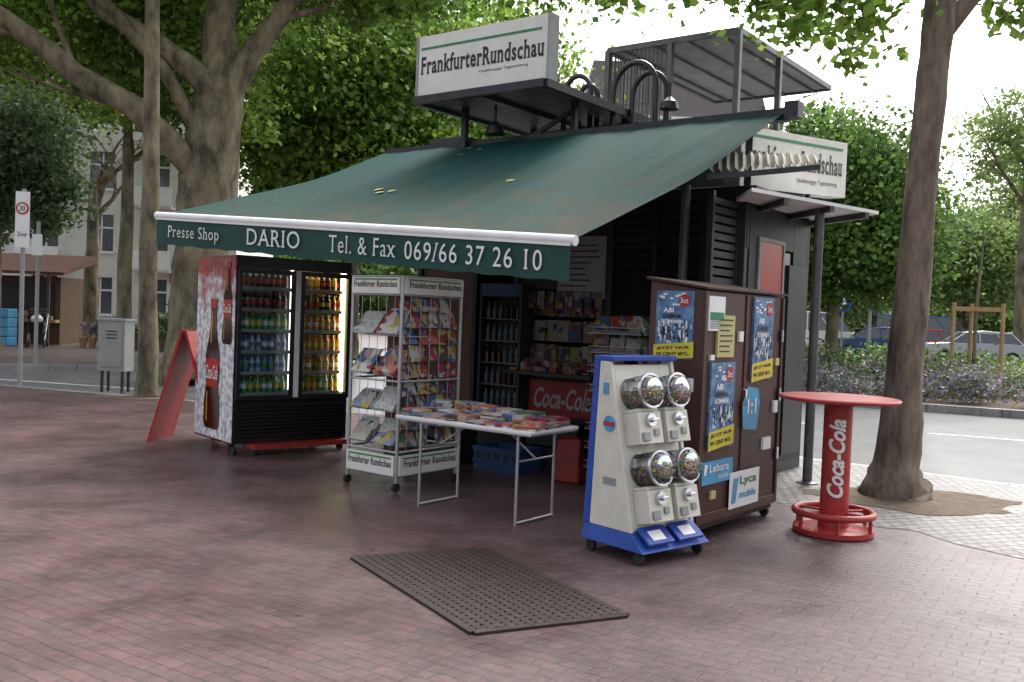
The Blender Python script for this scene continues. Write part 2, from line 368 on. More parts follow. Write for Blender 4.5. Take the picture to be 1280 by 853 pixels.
g.obj('median_kerb',['kerb'])
g=MB(); g.prism([(6,34),(60,26),(90,40),(90,51),(6,51)],-.15,.2); g.obj('far_road',['asphalt'])
g=MB(); g.prism([(-4,52),(90,52),(90,88),(-4,88)],-.15,0.0); g.obj('park_lawn',['ground'])
g=MB()
for k in range(9):
    a=Vector((4+k*3.2,17.6-k*1.45)); d=Vector((.91,-.41)); g.poly([(*(a),-.126),(*(a+d*1.5),-.126),(*(a+d*1.5+Vector((.05,.11))),-.126),(*(a+Vector((.05,.11))),-.126)])
g.obj('lane_marking',['line'])
fr=frame('drain_grate',0,0,0)
A,B_,C_,D_=[Vector(p) for p in [(-.99,6.17,0),(-.14,6.52,0),(.69,5.18,0),(-.14,4.8,0)]]
g=MB()
def bil(s,t): return A.lerp(B_,s).lerp(D_.lerp(C_,s),t)
g.poly([p+Vector((0,0,.004)) for p in (A,D_,C_,B_)],1)
n=16;m_=30
for i in range(n+1):
    s=i/n; g.beam(bil(s,0)+Vector((0,0,.010)),bil(s,1)+Vector((0,0,.010)),.038 if i%4 else .046,.012)
for j in range(m_+1):
    t=j/m_; g.beam(bil(0,t)+Vector((0,0,.009)),bil(1,t)+Vector((0,0,.009)),.034 if j%15 else .05,.012)
g.obj('grid',['grate','dark'],fr)

# ---------------------------------------------------------------- kiosk
K=frame('newspaper_kiosk',-1.2,12.15,-37)
e1=Vector((math.cos(R(-37)),math.sin(R(-37)),0)); e2=Vector((-e1.y,e1.x,0)); KO=Vector((-1.2,12.15,0))
def loc(p):
    d=Vector(p)-KO; return Vector((d.dot(e1),d.dot(e2),p[2]))
g=MB()
g.box(0,0,0,4.4,1.8,.12,1)
g.box(0,1.74,.12,4.4,1.8,2.9,0)
g.box(0,.08,.12,.06,1.74,2.9,0)
g.box(4.34,.08,.12,4.4,.5,2.9,0); g.box(4.34,.5,.12,4.4,1.3,1.1,0); g.box(4.34,1.3,.12,4.4,1.74,2.9,0); g.box(4.34,.5,2.45,4.4,1.3,2.9,0)
g.box(-.1,-.05,2.9,4.5,1.85,3.02,1)
for x in (0,.92,1.55,2.83,3.95,4.36): g.box(x-.035,-.03,.12,x+.035,.05,2.9,1)
g.box(0,0.003,2.4,4.4,.07,2.9,0)
g.box(.1,1.75,3.021,4.3,1.8,3.75,0)  # added panel above the roof, blocks light entering from behind
g.obj('body',['dark','dsteel'],K,bevel=.006)
g=MB(); g.box(.04,0,.12,.88,.05,2.4); g.box(1.52,0.0,.12,1.6,.05,2.4); g.obj('wood_wall',['wood'],K)
g=MB()
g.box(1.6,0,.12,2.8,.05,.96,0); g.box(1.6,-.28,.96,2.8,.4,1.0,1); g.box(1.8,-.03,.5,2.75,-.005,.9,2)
text(g,'Coca-Cola',(1.88,-.033,.58),(.78,0,0),(0,0,.24),3,shear=.35,bold=.02)
g.box(1.6,0,1.95,2.8,.06,2.0,1)
g.box(1.6,0,2.0,2.8,.05,2.4,0)
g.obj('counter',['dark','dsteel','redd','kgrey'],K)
g=MB()
g.box(2.15,-.035,1.85,2.78,-.01,2.55,0)
for i in range(9): g.box(2.2,-.04,1.92+i*.065,2.2+random.uniform(.3,.52),-.037,1.935+i*.065,1)
g.obj('price_board',['kgrey','blk'],K)
g=MB()
for r_ in range(3):
    for c_ in range(7):
        x=1.64+c_*.165; z=1.06+r_*.29
        g.box(x,.03+random.random()*.03,z,x+.15,.07,z+.26-.03*random.random())
for i in range(26):
    x=1.62+random.random()*1.05; z=1.003+random.random()*.12; g.box(x,-.24+random.random()*.2,1.003,x+.1,-.14+random.random()*.2,z+.02)
for i in range(9): g.box(1.62+i*.13,-.05,1.70+random.random()*.03,1.72+i*.13,-.04,1.93)
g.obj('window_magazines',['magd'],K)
g=MB(); 
for i in range(26):
    z=.35+i*.1
    g.add([(2.87,-.02,z),(3.9,-.02,z),(3.9,.04,z+.07),(2.87,.04,z+.07)],[(0,1,2,3)],0)
    g.add([(3.99,-.03,z),(4.33,-.03,z),(4.33,.04,z+.07),(3.99,.04,z+.07)],[(0,1,2,3)],1)
g.box(3.36,-.03,.3,3.4,.0,2.9,1)
g.box(2.87,.05,.12,4.33,.07,2.9,2)
g.obj('louvre_shutters',['dsteel','dsteel','dark'],K)
g=MB()
g.tube([(3.92,-.42,0),(3.92,-.42,3.0)],.045,0,12)
for i in range(22): 
    z=1.0+i*.085; g.box(4.28,-.62,z,4.32,-.06,z+.06,1)
g.box(4.27,-.65,.95,4.33,-.6,2.9,1); g.box(4.27,-.08,.95,4.33,-.03,2.9,1)
g.obj('post_and_open_shutter',['steel','dsteel'],K)
g=MB()
g.box(4.36,.52,1.12,4.38,1.28,2.43,1)
g.box(4.385,.3,1.9,4.42,.34,2.5,0); g.box(4.385,.3,2.5,4.42,1.0,2.54,0); g.box(4.385,.96,1.9,4.42,1.0,2.5,0); g.box(4.385,.3,1.86,4.42,1.0,1.9,0)
g.box(4.39,.34,1.9,4.41,.96,2.5,2)
g.box(4.385,1.15,.2,4.42,1.7,2.3,3)
g.obj('side_window_sign',['kgrey','win','red','dsteel'],K)
g=MB()
cp=[loc(p) for p in [(2.15,8.72,2.86),(3.86,10.12,2.86),(3.35,11.9,2.86),(2.2,9.75,2.86)]]
g.hexa(cp,[p+Vector((0,0,.035)) for p in cp],0)
pb=loc((3.13,9.8,0)); g.tube([pb,pb+Vector((0,0,2.86))],.05,1,12); g.lathe(pb,[(.11,0),(.11,.015),(.06,.03)],1)
for s in (0.25,.6,.9):
    a=cp[0].lerp(cp[1],s)-Vector((0,0,.03)); b=cp[3].lerp(cp[2],s)-Vector((0,0,.03)); g.beam(a,b,.05,.06,1)
g.obj('side_canopy',['white','steel'],K)
g=MB()
a=loc((1.75,8.85,3.04)); b=loc((2.85,9.0,3.2)); c=loc((3.05,9.75,3.40)); d=loc((1.9,9.6,3.36)); nn=28; vs=[];fs=[]
for i in range(nn+1):
    s=i/nn; o=Vector((0,0,.022*(1 if i%2 else -1)))
    vs+= [a.lerp(b,s)+o, d.lerp(c,s)+o]
for i in range(nn): fs.append((2*i,2*i+2,2*i+3,2*i+1))
g.add(vs,fs,0); g.beam(a-Vector((0,0,.05)),b-Vector((0,0,.05)),.04,.05,1)
g.obj('corrugated_sheet',['corr','dsteel'],K)
g=MB()
n0=Vector((2.3,9.85,3.06));n1=Vector((3.9,11.3,3.18)); t0=Vector((2.3,9.85,3.70));t1=Vector((3.9,11.3,3.83))
bk=Vector((-.13,.14,0))
L_=[loc(p) for p in (n0,n1,n1+bk,n0+bk)]; T_=[loc(p) for p in (t0,t1,t1+bk,t0+bk)]
g.hexa(L_,T_,0)
off=(loc(n0-bk*.03)-loc(n0))
u_=L_[1]-L_[0]; w_=T_[0]-L_[0]
text(g,'Frankfurter Rundschau',L_[0]+u_*.05+w_*.38+off,u_*.9,w_*.36,1,bold=.015,serif=.045)
g.add([L_[0]+u_*.05+w_*.84+off,L_[0]+u_*.95+w_*.84+off,L_[0]+u_*.95+w_*.89+off,L_[0]+u_*.05+w_*.89+off],[(0,1,2,3)],2)
text(g,'Unabhangige Tageszeitung',L_[0]+u_*.5+w_*.16+off,u_*.4,w_*.1,1,bold=0)
g.beam(L_[1]*.6+L_[0]*.4+Vector((0,.05,-.3)),L_[1]*.6+L_[0]*.4+Vector((0,.05,0)),.05,.05,3)
g.obj('side_sign_box',['signw','blk','sgreen','dsteel'],K)
g=MB()
l0=loc((-1.28,11.62,4.25)); l1=loc((.28,10.47,4.25)); h=Vector((0,0,.72)); y_=Vector((0,.16,0))
L_=[l0,l1,l1+y_,l0+y_]; g.hexa(L_,[p+h for p in L_],0)
u_=l1-l0; off=Vector((0,-.004,0))
text(g,'FrankfurterRundschau',l0+u_*.03+h*.36+off,u_*.94,h*.3,1,bold=.025,serif=.045)
g.add([l0+u_*.03+h*.77+off,l0+u_*.95+h*.77+off,l0+u_*.95+h*.81+off,l0+u_*.03+h*.81+off],[(0,1,2,3)],2)
text(g,'Unabhangige Tageszeitung',l0+u_*.5+h*.24+off,u_*.36,h*.055,1,bold=0)
for s in (.0,1): 
    q=l0+u_*s; g.box(q.x-.015,q.y-.012,q.z-.01,q.x+.015,q.y+.17,q.z+.73,3)
g.obj('roof_sign_box',['signw','blk','sgreen','kgrey'],K)
g=MB()
x0,x1=l0.x,l1.x; y0,y1=l0.y-.02,l0.y+2.35; z=4.2
for (a,b) in (((x0,y0,z),(x1,y0,z)),((x0,y1,z),(x1,y1,z)),((x0,y0,z),(x0,y1,z)),((x1,y0,z),(x1,y1,z)),((.5*(x0+x1),y0,z),(.5*(x0+x1),y1,z))): g.beam(a,b,.07,.09,0)
n=30
for i in range(n):
    y=y0+(y1-y0)*(i+.5)/n; g.beam((x0,y,z+.01),(x1,y,z+.01),.045,.02,1)
g.box(x0+.05,y0+.05,z+.045,x1-.05,y1-.05,z+.06,1)
for x,y in ((x0+.3,y0+.6),(x1-.2,y0+.9),(x0+.3,y1-.3),(x1-.2,y1-.3)): g.beam((x,y,3.0),(x,y,4.2),.07,.07,0)
g.beam((x0+.3,y0+.6,3.3),(x1-.2,y0+.9,4.1),.05,.05,0)
g.obj('roof_platform',['dsteel','steel'],K)
g=MB()
q0=loc((1.14,12.7,5.2)); W=1.85; x0=q0.x;y0=q0.y;x1=x0+W;y1=y0+3.3; z=5.2
for (a,b) in (((x0,y0,z),(x1,y0,z)),((x0,y1,z),(x1,y1,z)),((x0,y0,z),(x0,y1,z)),((x1,y0,z),(x1,y1,z))): g.beam(a,b,.06,.07,0)
for i in range(60):
    s=(i+.5)/60; y=y0+(y1-y0)*s; g.beam((x0,y,z),(x1,y,z),.045,.012,1)
for i in range(4):
    x=x0+W*(i+.5)/4; g.beam((x,y0,z-.03),(x,y1,z-.03),.03,.03,0)
for x,y in ((x0,y0),(x0+W*.5,y0),(x1,y0),(x0,y0+1.3),(x1,y0+1.3)):
    g.beam((x,y,3.0),(x,y,z),.07,.07,0)
g.box(x0,y0,4.12,x1,y0+1.3,4.17,0)
for i in range(15):
    x=x0+W*.5*(i)/15; g.tube([(x,y0,4.17),(x,y0,5.17)],.008,0,5)
    g.tube([(x0,y0+1.3*i/15,4.17),(x0,y0+1.3*i/15,5.17)],.008,0,5)
for zz in (4.45,4.8): g.beam((x0,y0,zz),(x0+W*.5,y0,zz),.015,.015,0)
g.obj('roof_cage',['steel','kgrey'],K)
g=MB()
for cx,cy,cz,r in ((1.5,1.2,4.5,.2),(1.55,1.38,4.48,.14),(2.4,1.1,4.42,.3),(2.5,1.3,4.4,.24)):
    pts=[(cx+r*math.cos(t),cy,cz+r*math.sin(t)*1.15) for t in [math.pi*k/14 for k in range(15)]]
    pts=[(pts[0][0],cy,3.1)]+pts+[(pts[-1][0],cy,3.1)]
    g.tube(pts,.035,0,8)
g.lathe((1.2,-.1,3.78),[(.02,.35),(.02,.16),(.09,.1),(.12,0)],0)
g.lathe((3.2,.5,4.0),[(.02,.3),(.02,.14),(.09,.08),(.11,0)],0)
g.box(-.2,.3,3.6,.4,.7,3.9,0)
g.obj('roof_pipes',['black'],K)

# ---------------------------------------------------------------- awning
AW=frame('awning')
Lp=Vector((-3.98,10.53,2.60));Rp=Vector((.43,7.2,2.235));TRp=Vector((2.66,9.5,3.78));TLp=Vector((-1.75,12.85,3.78))
g=MB(); nu,nv=90,44; vs=[];fs=[]
def awp(s,t):
    p=Lp.lerp(Rp,s).lerp(TLp.lerp(TRp,s),t)
    sag=-.09*math.sin(math.pi*t)*(1+.3*math.sin(3*s)) 
    w=(.010*math.sin(s*70+3*math.sin(t*3))+.013*math.sin(s*17+t*6)+.007*math.sin(s*130-t*11))*math.sin(math.pi*t)**.6+.004*math.sin(s*31+t*9)
    return p+Vector((0,0,sag+w))
for j in range(nv+1):
    for i in range(nu+1): vs.append(awp(i/nu,j/nv))
for j in range(nv):
    for i in range(nu): k=j*(nu+1)+i; fs.append((k,k+1,k+nu+2,k+nu+1))
g.add(vs,fs,0,True); g.obj('fabric',['green'],AW)
g=MB(); vs=[];fs=[];n=80
fd=(Rp-Lp).normalized(); nrm=Vector((-fd.y,fd.x,0)).normalized()*-1
if nrm.y>0: nrm=-nrm
for i in range(n+1):
    s=i/n; p=Lp.lerp(Rp,s); w=nrm*(.010*math.sin(s*26)+.005*math.sin(s*61)); w0=nrm*.02
    vs+=[p+w0+Vector((0,0,-.03)),p+w0+w*.6+Vector((0,0,-.16)),p+w0+w+Vector((0,0,-.325-.006*math.sin(s*90)))]
for i in range(n): fs+=[(3*i,3*i+1,3*i+4,3*i+3),(3*i+1,3*i+2,3*i+5,3*i+4)]
g.add(vs,fs,0,True); g.obj('valance',['valance'],AW)
g=MB(); up=Vector((0,0,1)); LL=(Rp-Lp)
def vt(s,s0,s1,z0,z1,b=.0): text(g,s,Lp+LL*s0+nrm*.042+up*z0,LL*(s1-s0),up*(z1-z0),0,bold=b,serif=.045)
vt('Presse Shop',.045,.21,-.275,-.11,-.005)
vt('DARIO',.295,.44,-.25,-.085,.0)
vt('Tel. & Fax',.515,.67,-.255,-.095,-.005)
vt('069/66 37 26 10',.69,.955,-.26,-.10,.0)
g.obj('lettering',['ltxt'],AW)
g=MB(); g.tube([Lp+Vector((0,0,-.01))-fd*.03,Rp+Vector((0,0,-.01))+fd*.03],.042,0,12)
g.beam(Lp+nrm*.02-Vector((0,0,.03)),Rp+nrm*.02-Vector((0,0,.03)),.03,.05,0)
g.obj('front_bar',['white'],AW)
g=MB()
g.beam(TLp-Vector((0,0,.04)),TRp-Vector((0,0,.04)),.14,.12,0)
g.beam(TRp,TRp+e1*.14,.16,.16,0)
for s in (.12,.5,.93):
    b=TLp.lerp(TRp,s); g.beam(b-Vector((0,0,.8)),b-Vector((0,0,.05)),.06,.06,0)
for s,sg in ((.1,1),(.9,-1)):
    b=TLp.lerp(TRp,s)-Vector((0,0,.12)); f=Lp.lerp(Rp,s)-Vector((0,0,.03)); m=b.lerp(f,.5)+LL*.14*sg-Vector((0,0,.16))
    g.tube([b,m],.028,0,8); g.tube([m,f],.025,0,8)
g.obj('frame_and_arms',['dsteel'],AW)
g=MB()
for s,t in ((.36,.38),(.345,.4),(.375,.41),(.62,.5),(.3,.86),(.33,.9),(.29,.92)):
    p=awp(s,t)+Vector((0,0,.015)); g.add([p,p+Vector((.08,.02,.02)),p+Vector((.10,.08,.04)),p+Vector((.02,.08,.03))],[(0,1,2,3)],0)
g.obj('fallen_leaves',['pyel'],AW)

# ---------------------------------------------------------------- fridge
F=frame('drinks_fridge',-2.97,10.13,40)
W,D,H0,H1=1.40,1.06,.12,2.17
SP=.715
g=MB()
g.box(0,.02,H0,.045,D,H1,0); g.box(W-.045,.02,H0,W,D,H1,0); g.box(.045,.04,H1-.05,W-.045,D,H1,0); g.box(.045,D-.05,H0,W-.045,D,H1-.05,0)
g.box(.045,.04,H0,W-.045,D-.05,.62,0); g.box(0,0,H1-.13,W,.02,H1,0); g.box(SP-.02,.04,.62,SP+.02,D-.05,H1-.05,1)
g.box(.05,.58,.62,SP-.03,.6,H1-.06,1); g.box(SP+.03,.58,.62,W-.05,.6,H1-.06,1)
for i in range(9): g.box(.08,.0,.2+i*.04,W-.08,.035,.22+i*.04,0)
for x0,x1 in ((.01,SP-.035),(SP+.035,W-.01)):
    g.box(x0,-.03,.6,x0+.045,.0,H1-.14,0); g.box(x1-.045,-.03,.6,x1,.0,H1-.14,0); g.box(x0+.045,-.03,.6,x1-.045,0,.65,0); g.box(x0+.045,-.03,H1-.19,x1-.045,0,H1-.14,0)
g.box(SP-.032,-.028,.62,SP+.032,-.002,H1-.15,2)
for s in range(6):
    z=.66+s*.232; g.box(.05,.06,z-.012,SP-.03,.55,z,3); g.box(SP+.03,.06,z-.012,W-.05,.55,z,3)
    g.box(.05,.05,z-.02,SP-.03,.058,z+.02,4); g.box(SP+.03,.05,z-.02,W-.05,.058,z+.02,4)
g.obj('cabinet',['black','inner','white','alu','kgrey'],F,bevel=.004)
g=MB(); g.box(.055,-.018,.65,SP-.08,-.012,H1-.19); g.box(SP+.08,-.018,.65,W-.055,-.012,H1-.19); g.obj('glass_doors',['glass'],F)
g=MB(); g.box(W-.085,.05,.66,W-.05,.10,H1-.1,0); g.box(SP-.05,.06,.7,SP-.03,.08,H1-.1,1); g.box(.08,.06,H1-.1,SP-.06,.09,H1-.08,1); g.box(SP+.06,.06,H1-.1,W-.1,.09,H1-.08,0)
g.obj('light_tubes',['warm','cool'],F)
g=MB()
lm=['cola','red','greenb','blueb','clearb','amber','orange','yelb','white']
sh={0:[[(2,8),(2,7)],[(3,2),(4,3)],[(3,8),(4,3)],[(2,8),(2,7)],[(0,1),(0,1)],[(0,1),(0,1)]],
    1:[[(2,7),(5,7)],[(5,7),(5,8)],[(6,7),(5,7)],[(5,7),(6,8)],[(0,7),(5,1)],[(0,1),(5,7)]]}
for d in (0,1):
    for s in range(6):
        z=.66+s*.232
        for i in range(8):
            for r_ in range(2):
                x=(.09 if d==0 else SP+.07)+i*.075+random.uniform(-.004,.004); y=.11+r_*.09; bo,la=sh[d][s][(i//2)%2 if r_==0 else 0]; hh=.19+.012*random.random()
                if random.random()<.06: continue
                g.lathe((x,y,z),[(.028,0),(.031,.02),(.031,.06),(.031,.11),(.028,.13),(.012,hh-.025),(.012,hh-.015),(.014,hh-.014),(.014,hh)],[bo,bo,la,bo,bo,bo,la if la!=8 else 1,la if la!=8 else 1],8)
g.obj('bottles',lm,F)
pm=bpy.data.materials.new('ice_poster'); pm.use_nodes=True; N=pm.node_tree.nodes; Lk=pm.node_tree.links
tc=N.new('ShaderNodeTexCoord'); sp=N.new('ShaderNodeSeparateXYZ'); Lk.new(tc.outputs['Object'],sp.inputs[0])
no=N.new('ShaderNodeTexNoise'); no.inputs['Scale'].default_value=4; no.inputs['Detail'].default_value=9; Lk.new(tc.outputs['Object'],no.inputs['Vector'])
ad=N.new('ShaderNodeMath'); ad.operation='MULTIPLY_ADD'; ad.inputs[1].default_value=1.6; Lk.new(no.outputs[0],ad.inputs[0]); Lk.new(sp.outputs[2],ad.inputs[2])
cr=N.new('ShaderNodeValToRGB'); e=cr.color_ramp.elements; e[0].position=.82; e[0].color=(.66,.68,.7,1); e[1].position=.93; e[1].color=(.42,.02,.015,1)
mr=N.new('ShaderNodeMapRange'); mr.inputs[1].default_value=0; mr.inputs[2].default_value=3; Lk.new(ad.outputs[0],mr.inputs[0]); Lk.new(mr.outputs[0],cr.inputs[0])
vo=N.new('ShaderNodeTexNoise'); vo.inputs['Scale'].default_value=14; vo.inputs['Detail'].default_value=6; Lk.new(tc.outputs['Object'],vo.inputs['Vector'])
m2=N.new('ShaderNodeMapRange'); m2.inputs[1].default_value=.36; m2.inputs[2].default_value=.6; m2.inputs[3].default_value=.45; m2.inputs[4].default_value=1.15; Lk.new(vo.outputs[0],m2.inputs[0])
vm=N.new('ShaderNodeVectorMath'); vm.operation='SCALE'; Lk.new(cr.outputs[0],vm.inputs[0]); Lk.new(m2.outputs[0],vm.inputs['Scale'])
Lk.new(vm.outputs[0],N['Principled BSDF'].inputs['Base Color']); N['Principled BSDF'].inputs['Roughness'].default_value=.35
g=MB(); g.box(-.006,.02,.14,-.001,D,H1-.01,0)
def bottle2d(cy,z0,s,k=0):
    pr=[(.0,.12),(.04,.145),(.2,.145),(.33,.115),(.45,.13),(.58,.125),(.68,.085),(.78,.055),(.92,.05),(.93,.06),(1,.06)]
    dx=-.010-.006*k
    def P(a,h): return (dx,cy+a*s,z0+h*s)
    g.poly([P(w,h) for h,w in pr]+[P(-w,h) for h,w in pr[::-1]],1)
    x=dx-.002
    g.poly([(x,*P(a,b)[1:]) for a,b in ((.11,.32),(.125,.54),(-.125,.54),(-.11,.32))],2)
    text(g,'Coca-Cola',(dx-.004,P(.11,.4)[1],z0+.38*s),(0,-.22*s,0),(0,0,.11*s),3,shear=.3)
    g.poly([(x,*P(a,b)[1:]) for a,b in ((.06,.93),(.06,1),(-.06,1),(-.06,.93))],2)
    g.poly([(x,*P(a,b)[1:]) for a,b in ((.10,.05),(.10,.28),(.075,.28),(.075,.05))],4)
    g.poly([(x,*P(a,b)[1:]) for a,b in ((.05,.66),(.03,.9),(.01,.9),(.02,.66))],4)
bottle2d(.56,.24,1.45,1); bottle2d(.2,1.2,.9,0)
g.obj('side_poster',[pm,'cola','red','ltxt','amber'],F)
g=MB(); g.box(.2,-.12,.07,W-.05,.2,.12,0)
for x in (.25,W-.12):
    for y in (-.05,.6): g.tube([(x-.02,y,.05),(x+.02,y,.05)],.048,1,12)
g.tube([(.02,.05,.05),(.06,.05,.05)],.048,1,12)
g.obj('trolley_base',['redsat','tire'],F)
S=frame('a_frame_sign',-3.78,11.25,88)
g=MB()
for s in (-1,1):
    g.hexa([(-.33,s*.40,0),(.33,s*.40,0),(.33,s*.37,0),(-.33,s*.37,0)],[(-.33,s*.035,1.3),(.33,s*.035,1.3),(.33,s*.006,1.3),(-.33,s*.006,1.3)],0)
    for x in (-.345,.345): g.beam((x,s*.385,0),(x,s*.02,1.32),.03,.03,1)
g.obj('boards',['redsat','red'],S)

# ---------------------------------------------------------------- newspaper rack
Q=frame('newspaper_rack',-1.50,8.84,-37)
g=MB(); w,d=.63,.82
for x in (0,w):
    for y in (0,d):
        g.tube([(x,y,.08),(x,y,1.95)],.016,0,8); g.tube([(x-.015,y,.045),(x+.015,y,.045)],.042,1,12); g.tube([(x,y,.04),(x,y,.12)],.012,0,6)
for z in (.14,.36,1.0,1.78,1.95):
    for a,b in (((0,0),(w,0)),((w,0),(w,d)),((w,d),(0,d)),((0,d),(0,0))): g.tube([(*a,z),(*b,z)],.011,0,6)
for i in range(7):
    x=w*i/6; 
    g.tube([(x,.02,.36),(x,.02,1.78)],.004,0,4)
    g.tube([(w-.02,d*i/6,.36),(w-.02,d*i/6,1.78)],.004,0,4)
g.obj('wire_frame',['alu','tire'],Q)
g=MB()
for z0,z1 in ((.15,.33),(1.79,1.94)):
    g.box(0.01,-.03,z0,w-.01,-.012,z1,0); g.box(w+.012,.01,z0,w+.03,d-.01,z1,0)
    h=z1-z0
    text(g,'Frankfurter Rundschau',(.04,-.033,z0+.4*h),(w-.08,0,0),(0,0,h*.36),1,bold=.02,serif=.04)
    text(g,'Frankfurter Rundschau',(w+.033,.06,z0+.4*h),(0,d-.1,0),(0,0,h*.36),1,bold=.02,serif=.04)
    g.box(.04,-.034,z0+.82*h,w-.04,-.031,z0+.9*h,2); g.box(w+.031,.05,z0+.82*h,w+.034,d-.05,z0+.9*h,2)
g.obj('header_signs',['signw','blk','sgreen'],Q)
g=MB()
for z in (.42,.72,1.05,1.42):
    for s in range(2):
        x=.03+s*.3; n_=random.randint(2,5)
        for k in range(n_):
            ll=.2+random.uniform(-.05,.05); dx=random.uniform(-.02,.02); y=.0+k*.014-.03; za=z+random.uniform(0,.04)
            g.hexa([(x+dx,y,za),(x+.25+dx,y,z+random.uniform(-.01,.02)),(x+.25+dx,y+.01,z),(x+dx,y+.01,z)],
                   [(x+dx,y+.16+.02*k,z+ll*random.uniform(.5,1)),(x+.25+dx,y+.14,z+ll*random.uniform(.7,1)),(x+.25+dx,y+.15,z+ll),(x+dx,y+.17,z+ll)],random.choice([0,0,2]))
    g.box(.02,.12,z-.02,w-.04,.4,z-.01,1)
g.obj('newspapers',['news','alu','magp'],Q)
g=MB()
for r_ in range(9):
    for c_ in range(6):
        if random.random()<.1: continue
        z=.4+r_*.155+random.uniform(-.012,.012); y=.03+c_*.134+random.uniform(-.008,.008); x=w-.02+random.uniform(-.015,.01); lean=.06+random.uniform(-.02,.02); hh=random.uniform(.13,.18); ww=random.uniform(.105,.13); r2=random.uniform(-.012,.012)
        g.hexa([(x,y,z),(x,y+ww,z),(x-.01,y+ww,z),(x-.01,y,z)],[(x-lean,y+r2,z+hh),(x-lean,y+ww+r2,z+hh),(x-lean-.01,y+ww+r2,z+hh),(x-lean-.01,y+r2,z+hh)])
g.obj('magazines',['mag'],Q)
g=MB(); g.box(.05,.42,.15,.56,.44,1.78); g.obj('back_board',['wood'],Q)
# ---------------------------------------------------------------- folding table
T=frame('folding_table',-.17,7.82,-37)
g=MB(); g.box(-.75,-.33,.73,.68,.33,.755,0); g.box(-.745,-.325,.715,.675,.325,.73,1); g.obj('table_top',['white','alu'],T,bevel=.004)
g=MB()
for x in (-.52,.5):
    for y in (-.25,.25): g.tube([(x,y,0),(x,y,.72)],.013,0,8)
    g.tube([(x,-.25,.015),(x,.25,.015)],.013,0,8); g.tube([(x,-.25,.5),(x,.25,.5)],.01,0,8)
    g.tube([(x,0,.5),(x*.35,0,.72)],.009,0,8)
g.obj('legs',['alu'],T)
g=MB()
for i in range(18):
    x=-.62+(i%6)*.235+random.uniform(-.03,.03); y=-.2+(i//6)*.19+random.uniform(-.02,.02); n_=random.randint(2,5)+(3 if i>11 else 0); z=.757; a0=random.uniform(-.2,.2)
    for k in range(n_):
        h=.006+random.random()*.014; a=a0+random.uniform(-.15,.15); g.M=Matrix.Translation((x,y,z))@Matrix.Rotation(a,4,'Z'); g.box(-.105,-.085,0,.105,.09,h,1 if (i+k)%3 else 0); z+=h+.001
g.M=None
g.obj('magazine_piles',['mag','magp'],T)
def crate(nm,x,y,ang,mt,k=2):
    C=frame(nm,x,y,ang); g=MB()
    for k_ in range(k):
        z=.0+k_*.27
        g.box(-.3,-.2,z,.3,-.18,z+.25); g.box(-.3,.18,z,.3,.2,z+.25); g.box(-.3,-.18,z,-.28,.18,z+.25); g.box(.28,-.18,z,.3,.18,z+.25); g.box(-.28,-.18,z,.28,.18,z+.02)
        g.box(-.31,-.21,z+.2,.31,-.202,z+.25); g.box(-.31,-.21,z+.08,.31,-.202,z+.11)
        for q in range(5): g.box(-.27+q*.12,-.203,z+.12,-.2+q*.12,-.2005,z+.19,1)
    g.obj('crate',[mt,'black'],C)
crate('plastic_crate',.0,9.95,-37,'bluec',1); crate('plastic_crate',.55,10.1,-30,'black',2); crate('plastic_crate',-.7,10.4,-37,'dark',2)
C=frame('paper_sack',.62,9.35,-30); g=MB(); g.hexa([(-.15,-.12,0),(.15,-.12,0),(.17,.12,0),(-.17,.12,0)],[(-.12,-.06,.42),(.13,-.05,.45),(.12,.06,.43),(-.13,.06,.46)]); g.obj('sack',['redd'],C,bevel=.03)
C=frame('drink_cooler',-.4,11.32,-37); g=MB(); g.box(0,0,.05,.62,.06,.5,0); g.box(0,.0,.5,.03,.25,2.0,0); g.box(.59,0,.5,.62,.25,2.0,0); g.box(.03,0,1.85,.59,.25,2.0,1); g.box(.03,.22,.5,.59,.25,1.85,0)
for i in range(5):
    z=.55+i*.26; g.box(.03,.03,z-.015,.59,.2,z,2)
    for k in range(6): g.lathe((.08+k*.09,.08,z),[(.03,0),(.03,.12),(.012,.18),(.013,.2)],3+(i+k//3)%3,8)
g.obj('cabinet',['dsteel','bluec','steel','dimb','dimb','cola'],C)
C=frame('magazine_stand',1.08,9.25,-20); g=MB()
g.tube([(0,0,.05),(0,0,1.66)],.02,0,8)
for a in range(4):
    t=a*math.pi/2+.4; g.tube([(0,0,.1),(.27*math.cos(t),.27*math.sin(t),.06)],.015,0,6); g.tube([(.27*math.cos(t),.27*math.sin(t),.03),(.3*math.cos(t),.3*math.sin(t),.03)],.03,2,8)
for r_ in range(8):
    z=.2+r_*.185
    for sd in range(4):
        t=sd*math.pi/2; g.M=Matrix.Rotation(t,4,'Z')
        g.tube([(-.24,-.27,z),(.24,-.27,z)],.006,0,5); g.tube([(-.24,-.27,z+.06),(.24,-.27,z+.06)],.005,0,5)
        g.box(-.23,-.275,z,.23,-.271,z+.03,3)
        for c_ in range(3):
            if random.random()<.06: continue
            x=-.22+c_*.155; hh=random.uniform(.14,.18); g.hexa([(x,-.262,z),(x+.14,-.262,z),(x+.14,-.25,z),(x,-.25,z)],[(x,-.20,z+hh),(x+.14,-.20,z+hh),(x+.14,-.19,z+hh),(x,-.19,z+hh)],1)
        g.M=None
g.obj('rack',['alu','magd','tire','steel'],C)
C=frame('magazine_pile',1.55,8.75,-30); g=MB()
for k in range(5):
    for j in range(random.randint(5,14)): 
        g.box(-.4+k*.2,-.13,.003+j*.03,-.22+k*.2+random.random()*.01,.13,.03+j*.03)
g.obj('bundles',['magd'],C)

